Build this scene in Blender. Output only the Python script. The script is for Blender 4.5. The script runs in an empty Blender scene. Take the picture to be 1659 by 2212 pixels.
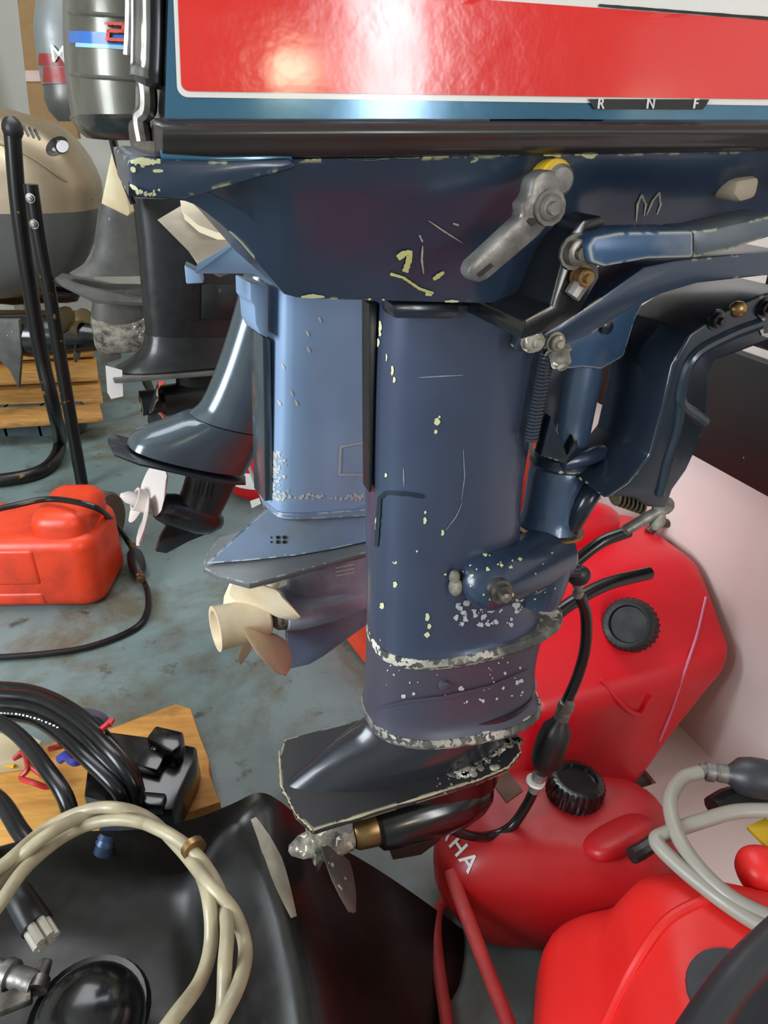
import bpy, bmesh, math, random
from math import sin, cos, tan, pi, radians, sqrt, atan2
from mathutils import Vector, Matrix
random.seed(7)
S = bpy.context.scene
COL = S.collection

# ------------------------------------------------------------------ camera, world, lights, exposure
FPX, PITCH, HCAM = 1550.0, radians(28.5), 1.0
cam = bpy.data.objects.new('camera', bpy.data.cameras.new('camera'))
COL.objects.link(cam)
cam.location = (0, 0, HCAM)
cam.rotation_euler = (pi / 2 - PITCH, 0, 0)
cam.data.sensor_fit = 'VERTICAL'
cam.data.sensor_height = 24
cam.data.lens = FPX / 2212 * 24
cam.data.clip_start = 0.02
S.camera = cam
W = bpy.data.worlds.new('world'); S.world = W
W.use_nodes = True
W.node_tree.nodes['Background'].inputs[0].default_value = (.75, .85, 1, 1)
W.node_tree.nodes['Background'].inputs[1].default_value = 0.16
vs = S.view_settings
vs.view_transform = 'Standard'; vs.look = 'None'; vs.gamma = 1; vs.use_curve_mapping = False
vs.exposure = 0.40


def area(name, loc, target, size, power, color, size_y=None):
    l = bpy.data.lights.new(name, 'AREA')
    l.energy = power; l.color = color; l.size = size
    if size_y: l.shape = 'RECTANGLE'; l.size_y = size_y
    o = bpy.data.objects.new(name, l); COL.objects.link(o)
    o.location = loc
    o.rotation_euler = (Vector(target) - Vector(loc)).to_track_quat('-Z', 'Y').to_euler()
    return o


area('ceiling_glow', (-.3, 1.9, 2.5), (-.3, 1.9, 0), 2.4, 46, (.95, .97, 1), 1.6)
area('daylight_door', (1.58, -1.55, 1.55), (0, .7, .9), .22, 17, (.97, .98, 1), 1.4)
area('daylight_left', (-2.2, -.7, 1.5), (0, .8, .6), 1.3, 82, (.86, .93, 1), 1.3)
area('work_lamp', (1.06, -1.55, 1.25), (0, .6, .9), .22, 3.0, (1, .82, .56), .20)


# ------------------------------------------------------------------ pixel -> place helpers
def ray(px, py):
    u = (px - 829.5) / FPX; v = -(py - 1106) / FPX
    return Vector((u, cos(PITCH) + v * sin(PITCH), -sin(PITCH) + v * cos(PITCH)))


C0 = Vector((0, 0, HCAM))


def Z(px, py, z):                      # the point of a horizontal plane of height z
    d = ray(px, py); return C0 + d * ((z - HCAM) / d.z)


class Fr:                              # an upright plane: s along it, t across it (to the camera), z up
    def __init__(s, dist, yaw, x=0):
        a = radians(yaw); s.yaw = a
        s.es = Vector((cos(a), sin(a), 0)); s.et = Vector((sin(a), -cos(a), 0)); s.o = Vector((x, dist, 0))

    def w(s, q): return s.o + s.es * q[0] + s.et * q[1] + Vector((0, 0, q[2]))

    def p(s, px, py, t=0):             # world point
        d = ray(px, py); k = (t - (C0 - s.o).dot(s.et)) / d.dot(s.et)
        return C0 + d * k

    def l(s, px, py, t=0): return s.loc(s.p(px, py, t))

    def loc(s, P):
        q = P - s.o; return Vector((q.dot(s.es), q.dot(s.et), P.z))


# ------------------------------------------------------------------ objects
PM = {}


def thing(name, label, cat, loc=(0, 0, 0), rz=0, group=None):
    o = bpy.data.objects.new(name, None); COL.objects.link(o)
    o.empty_display_size = .05
    o.location = loc; o.rotation_euler = (0, 0, rz)
    PM[o] = (Matrix.Translation(Vector(loc)) @ Matrix.Rotation(rz, 4, 'Z')).inverted()
    return tag(o, label, cat, group)


def tag(o, label, cat=None, group=None):
    o['label'] = label
    if cat: o['category'] = cat
    if group: o['group'] = group
    return o


class MB:
    def __init__(s): s.v = []; s.f = []

    def add(s, vs, fs):
        b = len(s.v); s.v += [Vector(q) for q in vs]; s.f += [tuple(b + i for i in f) for f in fs]; return s

    def grid(s, rows, cu=False, cap=False):     # cu: each row is a closed ring
        n = len(rows[0]); b = []
        for i in range(len(rows) - 1):
            for j in range(n if cu else n - 1):
                k = (j + 1) % n
                b.append((i * n + j, i * n + k, (i + 1) * n + k, (i + 1) * n + j))
        if cap and cu:
            b.append(tuple(range(n))); m = (len(rows) - 1) * n
            b.append(tuple(m + j for j in reversed(range(n))))
        return s.add([q for r in rows for q in r], b)

    def tube(s, pts, r, n=10, cap=True, flat=1.0):
        pts = [Vector(q) for q in pts]; rows = []; prev = None
        for i, q in enumerate(pts):
            a = pts[max(0, i - 1)]; c = pts[min(len(pts) - 1, i + 1)]
            t = (c - a).normalized()
            if prev is None:
                x = t.orthogonal().normalized() if abs(t.z) > .9 else t.cross(Vector((0, 0, 1))).normalized()
            else:
                x = (prev - t * prev.dot(t)).normalized()
            prev = x; y = t.cross(x)
            rr = r(i / (len(pts) - 1)) if callable(r) else (r[i] if isinstance(r, (list, tuple)) else r)
            rows.append([q + x * (rr * cos(2 * pi * k / n)) + y * (rr * flat * sin(2 * pi * k / n)) for k in range(n)])
        return s.grid(rows, True, cap)

    def lathe(s, p, ax, prof, n=24):            # prof: (distance along axis, radius)
        p = Vector(p); ax = Vector(ax).normalized(); x = ax.orthogonal().normalized(); y = ax.cross(x)
        return s.grid([[p + ax * d + x * (r * cos(2 * pi * k / n)) + y * (r * sin(2 * pi * k / n)) for k in range(n)] for d, r in prof], True, True)

    def prism(s, near, far):
        n = len(near)
        return s.add(list(near) + list(far), [tuple(range(n)), tuple(range(2 * n - 1, n - 1, -1))] +
                     [(i, n + i, n + (i + 1) % n, (i + 1) % n) for i in range(n)])

    def box(s, c, d, rz=0, M=None):
        c = Vector(c); R = M or Matrix.Rotation(rz, 3, 'Z')
        v = [c + R @ Vector((x * d[0] / 2, y * d[1] / 2, z * d[2] / 2)) for z in (-1, 1) for y in (-1, 1) for x in (-1, 1)]
        return s.add(v, [(0, 2, 3, 1), (4, 5, 7, 6), (0, 1, 5, 4), (2, 6, 7, 3), (0, 4, 6, 2), (1, 3, 7, 5)])

    def ball(s, c, d, M=None, n=16, k=1.0):
        c = Vector(c); M = M or Matrix.Identity(3); rows = []
        f = lambda x: math.copysign(abs(x) ** k, x)
        for i in range(1, n):
            a = pi * i / n
            rows.append([c + M @ Vector((d[0] * f(sin(a)) * f(cos(2 * pi * j / (2 * n))), d[1] * f(sin(a)) * f(sin(2 * pi * j / (2 * n))), d[2] * f(cos(a)))) for j in range(2 * n)])
        return s.grid(rows, True, True)

    def build(s, name, m, parent=None, bevel=0, seg=2, ang=35, label=None, bang=30, smooth=True, sub=0):
        me = bpy.data.meshes.new(name)
        v = s.v
        root = parent
        while root is not None and root.parent is not None: root = root.parent
        if root is not None and root in PM: v = [PM[root] @ q for q in v]
        me.from_pydata([tuple(q) for q in v], [], s.f)
        bm = bmesh.new(); bm.from_mesh(me)
        bmesh.ops.remove_doubles(bm, verts=bm.verts, dist=1e-5)
        bmesh.ops.dissolve_degenerate(bm, dist=1e-6, edges=bm.edges)
        bmesh.ops.recalc_face_normals(bm, faces=bm.faces)
        if bevel:
            es = [e for e in bm.edges if len(e.link_faces) == 2 and e.calc_face_angle(0) > radians(bang)]
            bmesh.ops.bevel(bm, geom=es, offset=bevel, segments=seg, profile=.5, affect='EDGES', clamp_overlap=True)
        bm.to_mesh(me); bm.free()
        if smooth:
            me.shade_smooth() if hasattr(me, 'shade_smooth') else [setattr(q, 'use_smooth', True) for q in me.polygons]
            me.set_sharp_from_angle(angle=radians(ang))
        me.materials.append(m)
        o = bpy.data.objects.new(name, me); COL.objects.link(o)
        if parent: o.parent = parent
        if label: o['label'] = label
        if sub:
            md = o.modifiers.new('sub', 'SUBSURF'); md.levels = md.render_levels = sub
        return o


def cr(pts, n):                        # Catmull-Rom through the points, n steps a span; linear where n == 1
    pts = [Vector(q) for q in pts]
    if n <= 1: return pts
    P = [pts[0] * 2 - pts[1]] + pts + [pts[-1] * 2 - pts[-2]]; out = []
    for i in range(1, len(P) - 2):
        a, b, c, d = P[i - 1:i + 3]
        for k in range(n):
            t = k / n
            out.append(.5 * (2 * b + (c - a) * t + (2 * a - 5 * b + 4 * c - d) * t * t + (3 * b - a - 3 * c + d) * t ** 3))
    return out + [pts[-1]]


def crc(pts, n):                       # closed
    pts = [Vector(q) for q in pts]; N = len(pts); out = []
    for i in range(N):
        a, b, c, d = (pts[(i + j - 1) % N] for j in range(4))
        for k in range(n):
            t = k / n
            out.append(.5 * (2 * b + (c - a) * t + (2 * a - 5 * b + 4 * c - d) * t * t + (3 * b - a - 3 * c + d) * t ** 3))
    return out


def refine(rows, nu, nv):
    rows = [cr(r, nu) for r in rows]
    cols = [cr([r[j] for r in rows], nv) for j in range(len(rows[0]))]
    return [[c[i] for c in cols] for i in range(len(cols[0]))]


def sym(F, rows, nu=1, nv=1, mb=None):  # rows of (s,t,z) on the near half, mirrored across t = 0
    g = refine(rows, nu, nv); mb = mb or MB()
    mb.grid([[F.w(q) for q in r] + [F.w((q[0], -q[1], q[2])) for q in reversed(r)] for r in g], True, True)
    return mb


def foil(F, L, R, T, n=9, k=2.2, sk=1.0, tl=0, tr=0):   # one section from trailing edge L to leading edge R (pixels)
    a = F.l(*L, tl); b = F.l(*R, tr); out = []
    for i in range(n):
        f = .5 - .5 * cos(pi * i / (n - 1))
        g = f ** sk
        out.append(Vector((a.x + (b.x - a.x) * f, T * max(0, 1 - abs(2 * g - 1) ** k) ** (1 / k), a.z + (b.z - a.z) * f)))
    return out


def slab(F, pts, t0, t1):              # outline traced on the plane t = t0, carried back to t1
    a = [F.l(x, y, t0) for x, y in pts]
    return MB().prism([F.w(q) for q in a], [F.w((q.x, t1, q.z)) for q in a])


def axis_M(d, up=(0, 0, 1)):
    x = Vector(d).normalized(); y = Vector(up).cross(x).normalized(); z = x.cross(y)
    return Matrix((x, y, z)).transposed()


# ------------------------------------------------------------------ materials
def lin(c): return tuple((q / 255 / 12.92 if q / 255 <= .04045 else ((q / 255 + .055) / 1.055) ** 2.4) for q in c) + (1,)


class NT:
    def __init__(s, name):
        s.m = bpy.data.materials.new(name); s.m.use_nodes = True; s.t = s.m.node_tree; s.n = s.t.nodes
        s.b = s.n['Principled BSDF']; s.tc = s.n.new('ShaderNodeTexCoord').outputs['Object']

    def link(s, a, b): s.t.links.new(a, b)

    def noise(s, scale, detail=4, rough=.55, dist=0, vec=None):
        q = s.n.new('ShaderNodeTexNoise'); q.inputs['Scale'].default_value = scale; q.inputs['Detail'].default_value = detail
        q.inputs['Roughness'].default_value = rough; q.inputs['Distortion'].default_value = dist
        s.link(vec or s.tc, q.inputs['Vector']); return q.outputs['Fac']

    def ramp(s, x, a, b, lo=0., hi=1.):
        q = s.n.new('ShaderNodeMapRange'); q.inputs[1].default_value = a; q.inputs[2].default_value = b
        q.inputs[3].default_value = lo; q.inputs[4].default_value = hi
        s.link(x, q.inputs[0]); return q.outputs[0]

    def math(s, op, a, b=None):
        q = s.n.new('ShaderNodeMath'); q.operation = op
        for i, x in enumerate((a, b)):
            if x is None: continue
            if isinstance(x, (int, float)): q.inputs[i].default_value = x
            else: s.link(x, q.inputs[i])
        return q.outputs[0]

    def mix(s, f, a, b):
        q = s.n.new('ShaderNodeMix'); q.data_type = 'RGBA'
        for i, x in ((0, f), (6, a), (7, b)):
            if isinstance(x, (int, float, tuple)): q.inputs[i].default_value = x
            else: s.link(x, q.inputs[i])
        return q.outputs[2]

    def scalev(s, sc):
        q = s.n.new('ShaderNodeMapping'); q.inputs['Scale'].default_value = sc; s.link(s.tc, q.inputs['Vector']); return q.outputs[0]

    def bump(s, h, strength=.3, dist=.002):
        q = s.n.new('ShaderNodeBump'); q.inputs['Strength'].default_value = strength; q.inputs['Distance'].default_value = dist
        s.link(h, q.inputs['Height']); s.link(q.outputs[0], s.b.inputs['Normal'])


MATS = {}


def paint(name, c, rough=.35, metal=0., chips=0., edge=0., chip=(206, 205, 165), c2=None, var=.25, vs=9, bump=.0, coat=0., dirt=0., dirtc=(70, 60, 45), spec=.5, cs=70, bs=60, bsc=(1, 1, 1)):
    N = NT(name); col = lin(c)
    d = lin(c2) if c2 else tuple(q * (1 - var) for q in col[:3]) + (1,)
    x = N.mix(N.ramp(N.noise(vs, 3), .35, .68), col, d)
    r = N.ramp(N.noise(vs * 4, 3), .3, .7, rough * .85, rough * 1.2)
    if dirt:
        x = N.mix(N.math('MULTIPLY', N.ramp(N.noise(14, 6, .65), .48, .62), dirt), x, lin(dirtc))
    msk = None
    if chips:
        a = N.ramp(N.noise(cs, 3, .55, .3), .80 - .07 * chips, .81 - .07 * chips)
        b = N.ramp(N.noise(7, 2), .46, .58)
        msk = N.math('MULTIPLY', a, b)
    if edge:
        bv = N.n.new('ShaderNodeBevel'); bv.samples = 4; bv.inputs['Radius'].default_value = .0035
        g = N.n.new('ShaderNodeNewGeometry')
        dt = N.n.new('ShaderNodeVectorMath'); dt.operation = 'DOT_PRODUCT'
        N.link(bv.outputs[0], dt.inputs[0]); N.link(g.outputs['Normal'], dt.inputs[1])
        e = N.ramp(dt.outputs['Value'], .985, .93)
        e = N.math('MULTIPLY', e, N.ramp(N.noise(55, 3, .6), .68 - .2 * edge, .72 - .2 * edge))
        msk = N.math('MAXIMUM', msk, e) if msk else e
    if msk:
        x = N.mix(msk, x, lin(chip)); r = N.ramp(msk, 0, 1, rough, .75)
    N.link(x, N.b.inputs['Base Color']); N.link(r, N.b.inputs['Roughness'])
    N.b.inputs['Metallic'].default_value = metal; N.b.inputs['Coat Weight'].default_value = coat
    N.b.inputs['Coat Roughness'].default_value = .12
    N.b.inputs['Specular IOR Level'].default_value = spec
    if bump: N.bump(N.noise(bs, 3), bump)
    MATS[name] = N.m
    return N.m


navy = paint('navy_paint', (50, 66, 88), .30, .2, chips=.6, edge=.6, chip=(212, 214, 165), c2=(42, 56, 76), coat=.25)
navy_leg = paint('navy_leg_paint', (66, 76, 98), .32, .3, chips=.6, edge=.3, chip=(214, 212, 170), c2=(60, 68, 90), coat=.2)
purple = paint('faded_navy_paint', (72, 74, 90), .40, .25, chips=.7, edge=.5, chip=(205, 205, 190), c2=(78, 74, 86))
bluebar = paint('worn_blue_paint', (62, 92, 128), .35, .2, chips=.6, edge=1.5, chip=(205, 205, 195), dirt=.3, dirtc=(150, 150, 145))
bracket = paint('bracket_paint', (38, 48, 60), .28, .3, chips=.5, edge=.45, chip=(200, 200, 170), c2=(28, 36, 46), coat=.3)
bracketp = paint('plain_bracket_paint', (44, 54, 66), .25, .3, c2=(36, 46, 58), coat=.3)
bluetube = paint('blue_tube_paint', (78, 100, 130), .3, .3, c2=(66, 86, 114), coat=.3)
crust2 = paint('flange_crust', (92, 90, 84), .8, 0, chips=4.6, chip=(208, 204, 188), cs=120, c2=(50, 51, 55), vs=40, bump=1.0, bs=140)
blackpl = paint('worn_black_paint', (30, 30, 33), .45, 0, chips=.7, edge=1.1, chip=(190, 182, 150), c2=(38, 36, 38))
crust = paint('corrosion_crust', (160, 155, 140), .85, 0, c2=(58, 56, 54), vs=45, bump=1.0, bs=140, chips=2.6, chip=(226, 222, 205), cs=120)
teal = paint('teal_cowl_paint', (62, 116, 146), .16, .35, c2=(54, 102, 132), coat=.6, bump=.05, bs=30)
rail = paint('dark_rail_plastic', (58, 54, 52), .32, .2, c2=(46, 42, 40), coat=.3)
blkgloss = paint('gloss_black', (16, 17, 19), .22, 0, coat=.3)
rubber = paint('black_rubber', (22, 22, 24), .42, 0, c2=(30, 30, 31))
hoseblk = paint('black_hose', (18, 18, 20), .25, 0)
decal_red = paint('red_decal', (228, 38, 34), .2, 0, var=.04, coat=.7, bump=.22, bs=60)
decal_white = paint('white_decal', (232, 230, 226), .25, 0, var=.04, coat=.5)
white_txt = paint('white_print', (225, 225, 222), .5)
blacktxt = paint('black_print', (14, 14, 15), .4)
steel = paint('worn_steel', (160, 156, 150), .38, .9, c2=(96, 92, 88), vs=50, dirt=.4)
zinc = paint('grey_worn_alloy', (150, 146, 142), .45, .6, c2=(88, 85, 84), vs=40, bump=.25, bs=90, dirt=.3)
chrome = paint('chrome', (205, 205, 208), .12, 1.0)
brass = paint('brass', (150, 120, 80), .35, .85, dirt=.4)
blue2 = paint('light_blue_paint', (146, 172, 204), .40, .1, chips=.4, edge=.0, chip=(220, 224, 228), c2=(136, 162, 196))
blue2e = paint('light_blue_edge_paint', (120, 144, 180), .40, .1, chips=.6, edge=1.0, chip=(206, 214, 222), c2=(112, 122, 132))
blue2g = paint('silvered_blue_paint', (172, 184, 200), .32, .2, chips=.4, c2=(88, 110, 148), vs=14, dirt=.45, dirtc=(178, 182, 186))
greyplate = paint('grey_plate_paint', (112, 116, 116), .5, .2, c2=(98, 102, 104), edge=.8, chip=(190, 195, 195))
cream = paint('cream_plastic', (226, 212, 184), .38, 0, c2=(216, 196, 160), vs=16, dirt=.25, dirtc=(190, 150, 100))
tan = paint('tan_gasket', (172, 158, 138), .7, 0, c2=(150, 138, 120))
cream2 = paint('cream_disc', (206, 190, 162), .6, 0, var=.1)
grey3 = paint('gunmetal_paint', (86, 98, 106), .24, .45, c2=(72, 84, 92), coat=.4)
grey3d = paint('dark_gunmetal_paint', (54, 60, 66), .28, .4, coat=.3)
white3 = paint('white_propeller_plastic', (222, 210, 204), .35, 0, var=.08)
black4 = paint('matt_black_paint', (24, 27, 28), .38, .1, c2=(32, 34, 34), coat=.2)
oxid = paint('oxidised_grey_paint', (104, 102, 96), .6, .3, chips=1.6, chip=(190, 188, 180), c2=(78, 78, 76), vs=14, bump=.3, bs=60)
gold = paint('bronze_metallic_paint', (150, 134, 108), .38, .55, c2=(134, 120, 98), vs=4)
goldlow = paint('grey_cowl_and_reflection', (92, 92, 88), .4, .5, c2=(84, 82, 80), vs=4)  # painted reflection on the bronze cowling, and plain grey of another base
cowlgrey = paint('olive_grey_paint', (92, 90, 80), .32, .4, dirt=.4, dirtc=(60, 55, 45), c2=(80, 78, 70), coat=.2)
cowlgrey2 = paint('silver_grey_paint', (128, 132, 132), .45, .3, c2=(110, 114, 114))
redm = paint('dull_red_band', (150, 45, 42), .4)
bluestripe = paint('blue_stripe', (44, 100, 176), .35)
paleblue = paint('pale_blue_stripe', (140, 186, 210), .4)
red2 = paint('red_number', (214, 78, 70), .4)
tank1m = paint('bright_red_plastic', (212, 16, 32), .36, 0, var=.1, vs=5, bump=.08, bs=25)
tank2m = paint('dull_red_plastic', (170, 22, 26), .42, 0, var=.12, vs=5, bump=.08, bs=25)
tank3m = paint('light_red_plastic', (222, 38, 34), .42, 0, var=.08, vs=5, bump=.08, bs=25)
orangem = paint('orange_red_plastic', (222, 64, 30), .36, 0, var=.12, vs=6, bump=.1, bs=40, dirt=.3, dirtc=(120, 40, 25))
pinkline = paint('pale_seam', (214, 120, 150), .4)
cordm = paint('faded_red_cord', (186, 62, 62), .6, 0, var=.2, vs=30)
greyhose = paint('grey_hose', (150, 145, 134), .4, 0, var=.15)
beigehose = paint('beige_hose', (172, 160, 130), .38, 0, c2=(140, 130, 108), vs=20)
plastic_dk = paint('charcoal_plastic', (48, 50, 54), .42)
blackcover = paint('black_moulded_plastic', (17, 15, 14), .36, 0, c2=(24, 21, 18), vs=7, bump=.12, bs=26)
streakm = paint('scuffed_grey_streak', (150, 142, 128), .6, 0, c2=(128, 120, 106), vs=40)
standm = paint('black_chipped_tube', (24, 23, 23), .32, .2, chips=2.0, chip=(150, 110, 50), cs=40)
yellowpl = paint('yellowed_white_plastic', (214, 200, 164), .5, 0, c2=(196, 168, 116), vs=12)
cardbrown = paint('cardboard_brown', (150, 118, 78), .8, 0, var=.1)
cardred = paint('rust_brown_card', (142, 84, 52), .7, 0, var=.15)
whitecard = paint('pale_card', (196, 198, 200), .6, 0, var=.06)
redwire = paint('red_wire', (190, 44, 46), .4)
bluewire = paint('blue_wire', (60, 70, 170), .4)
tealfit = paint('blue_fitting', (60, 80, 110), .35, .5)
paperm = paint('white_paper', (222, 220, 216), .7, 0, var=.04)
yellowm = paint('yellow_tape', (216, 176, 40), .5)
redwhite = paint('glossy_red_tank', (200, 20, 30), .3, 0, var=.06)
wallw = paint('white_gloss_panel', (226, 214, 208), .22, 0, c2=(218, 205, 198), vs=3, coat=.3)
wallp = paint('pale_wall_paint', (206, 204, 194), .7, 0, var=.05, vs=2)
boardm = paint('black_board', (20, 20, 20), .5, 0, chips=.5, chip=(150, 148, 140), c2=(28, 27, 26))
wheelm = paint('brown_rubber_wheel', (96, 84, 66), .7, 0, var=.2)


def wood(name, c, c2, sc):
    N = NT(name)
    g = N.noise(6, 5, .6, .4, N.scalev(sc))
    x = N.mix(N.ramp(g, .35, .65), lin(c), lin(c2))
    x = N.mix(N.math('MULTIPLY', N.ramp(N.noise(9, 4), .6, .72), .5), x, lin((110, 78, 40)))
    N.link(x, N.b.inputs['Base Color']); N.b.inputs['Roughness'].default_value = .65
    N.bump(g, .2)
    return N.m


plym = wood('golden_plywood', (206, 152, 72), (178, 124, 54), (2, 14, 14))
palm = wood('pallet_wood', (178, 132, 66), (146, 102, 50), (2, 16, 16))


def floor_mat():
    N = NT('painted_concrete')
    x = N.mix(N.ramp(N.noise(3, 6, .6), .35, .65), lin((112, 130, 128)), lin((98, 116, 116)))
    x = N.mix(N.math('MULTIPLY', N.ramp(N.noise(2.6, 8, .68, .3), .49, .62), .95), x, lin((86, 82, 66)))  # large brown stains, made stronger to carry shading on the floor
    x = N.mix(N.math('MULTIPLY', N.ramp(N.noise(15, 6, .65), .60, .70), .85), x, lin((62, 52, 36)))
    N.link(x, N.b.inputs['Base Color'])
    N.link(N.ramp(N.noise(5, 5), .35, .65, .32, .6), N.b.inputs['Roughness'])
    N.bump(N.noise(120, 3), .12)
    return N.m


def emis(name, c, k):
    N = NT(name); N.b.inputs['Base Color'].default_value = (0, 0, 0, 1)
    N.b.inputs['Emission Color'].default_value = lin(c); N.b.inputs['Emission Strength'].default_value = k
    return N.m


# ------------------------------------------------------------------ the room
A = Fr(.58, 19.8)                       # the main motor's upright centre plane


def struct(o): o['kind'] = 'structure'; return o


MB_ = MB


def boxs(name, lo, hi, m):
    c = [(a + b) / 2 for a, b in zip(lo, hi)]; d = [b - a for a, b in zip(lo, hi)]
    return struct(MB().box(c, d).build(name, m))


boxs('floor', (-3.2, -2.2, -.1), (3.2, 4.4, 0), floor_mat())
ceil = boxs('ceiling', (-3.2, -2.2, 2.6), (3.2, 4.4, 2.7), wallp)
boxs('wall_back', (-3.2, 4.3, 0), (3.2, 4.4, 2.6), wallp)
boxs('wall_left', (-3.2, -2.2, 0), (-3.1, 4.3, 2.6), wallp)
boxs('wall_front', (-3.1, -2.2, 0), (3.1, -2.1, 2.6), wallp)
boxs('wall_east', (3.1, -2.2, 0), (3.2, 4.4, 2.6), wallp)
# low white wall beside the motors with a black board along it
SW = .655


def wpt(s, t, z): return A.w((s, t, z))


mb = MB(); mb.prism([wpt(SW, .9, 0), wpt(SW, -2.6, 0), wpt(SW, -2.6, 1.25), wpt(SW, .9, 1.25)], [wpt(SW + .08, .9, 0), wpt(SW + .08, -2.6, 0), wpt(SW + .08, -2.6, 1.25), wpt(SW + .08, .9, 1.25)])
struct(mb.build('wall_right', wallw, bevel=.003))
mb = MB(); mb.prism([wpt(SW - .02, .88, .525), wpt(SW - .02, -2.5, .525), wpt(SW - .02, -2.5, .705), wpt(SW - .02, .88, .705)],
                    [wpt(SW, .88, .525), wpt(SW, -2.5, .525), wpt(SW, -2.5, .705), wpt(SW, .88, .705)])
tag(mb.build('wall_board', boardm, bevel=.003), 'long scuffed black board fixed along the low white wall', 'board')

mb = MB(); mb.prism([wpt(.50, .7, .012), wpt(.50, -.10, .012), wpt(SW, -.10, .012), wpt(SW, .7, .012)], [wpt(.50, .7, 0), wpt(.50, -.10, 0), wpt(SW, -.10, 0), wpt(SW, .7, 0)])
mb.prism([wpt(.529, -.10, .012), wpt(.529, -.5, .012), wpt(SW, -.5, .012), wpt(SW, -.10, .012)], [wpt(.529, -.10, 0), wpt(.529, -.5, 0), wpt(SW, -.5, 0), wpt(SW, -.10, 0)])
struct(mb.build('floor_sheet_right', wallw))  # glossy white sheet lying on the floor along the low wall

# ceiling lamps (behind and above the frame) and the daylight doorway the cowling reflects

# ------------------------------------------------------------------ generic builders


def propeller(F, c, ax, R, hub, hl, nb, m, parent, ph=0, pitch=.35, w0=.5, w1=.85, cone=None, hubm=None, rake=0.0, name='blade', hubname='hub', open_back=True, boff=0.0, ck=1.6):
    """c: hub centre, ax: unit axis pointing aft"""
    c = Vector(c); ax = Vector(ax).normalized(); x = ax.cross(Vector((0, 0, 1))).normalized(); y = x.cross(ax)
    prof = [(-hl / 2, hub * .82), (-hl / 2 + .004, hub * .95), (0, hub), (hl / 2 - .006, hub * 1.04), (hl / 2, hub * 1.08)]
    if open_back: prof += [(hl / 2, hub * .85), (hl / 2 - .02, hub * .7)]
    MB().lathe(c, ax, prof, 28).build(hubname, hubm or m, parent)
    for b in range(nb):
        a0 = ph + 2 * pi * b / nb; mb = MB(); top = []; bot = []
        nr, nc = 9, 9
        for i in range(nr):
            f = i / (nr - 1); r = hub * .9 + (R - hub * .9) * f
            hw = (w0 + (w1 - w0) * sin(pi * min(f * .75, 1))) * (1 - max(0, f - .7) ** 2 * 8.5) * (hub * 1.2 + R * .55) / 2 / max(r, R * .45)
            hw = max(hw, .05)
            rt = []; rb = []
            for j in range(nc):
                q = -1 + 2 * j / (nc - 1)
                an = a0 + q * hw + .25 * f
                axl = q * hw * r * (pitch * ck) * (1.1 - .35 * f) + boff + rake * f * R - .05 * R * (1 - q * q) * f
                th = .0026 * (1 - f * .6) * (1 - q * q) ** .5 + .0005
                p = c + (x * cos(an) + y * sin(an)) * r
                rt.append(p + ax * (axl + th)); rb.append(p + ax * (axl - th))
            top.append(rt); bot.append(rb)
        rows = [t + list(reversed(bb)) for t, bb in zip(top, bot)]
        mb.grid(rows, True, True).build(name, m, parent, ang=50)
    if cone:
        MB().lathe(c + ax * (hl / 2 - .004), ax, cone, 20).build('propeller_nut', hubm or m, parent)


def text(name, body, size, M, m, parent, ext=.0004, font_shear=0):
    cu = bpy.data.curves.new(name, 'FONT'); cu.body = body; cu.size = size; cu.extrude = ext; cu.offset = size * .012
    cu.align_x = 'CENTER'; cu.align_y = 'CENTER'; cu.shear = font_shear; cu.resolution_u = 3
    t = bpy.data.objects.new(name, cu); COL.objects.link(t)
    bpy.context.view_layer.update()
    me = bpy.data.meshes.new_from_object(t.evaluated_get(bpy.context.evaluated_depsgraph_get()))
    bpy.data.objects.remove(t)
    root = parent
    while root.parent: root = root.parent
    me.transform(PM[root] @ M); me.materials.append(m)
    o = bpy.data.objects.new(name, me); COL.objects.link(o); o.parent = parent
    return o


def frameM(p, x, y):
    x = Vector(x).normalized(); z = x.cross(Vector(y)).normalized(); y = z.cross(x)
    M = Matrix((x, y, z)).transposed().to_4x4(); M.translation = p
    return M


def bolt(mb, p, ax, r=.009, h=.008):
    return mb.lathe(p, ax, [(0, r * 1.35), (.002, r * 1.35), (.002, r)] + [(h, r), (h + .001, r * .8), (h + .001, r * .5), (h + .004, r * .48)], 6 if r > .02 else 12)


exec_parts = []
from mathutils.bvhtree import BVHTree


def bvh(o):
    root = o
    while root.parent: root = root.parent
    M = PM[root].inverted() if root in PM else Matrix.Identity(4)
    me = o.data
    return BVHTree.FromPolygons([M @ v.co for v in me.vertices], [tuple(p.vertices) for p in me.polygons])


def hit(tr, px, py):
    d = ray(px, py).normalized()
    p, n, i, k = tr.ray_cast(C0, d)
    if p is None: return None, None
    return p, (n if n.dot(d) < 0 else -n)


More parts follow.
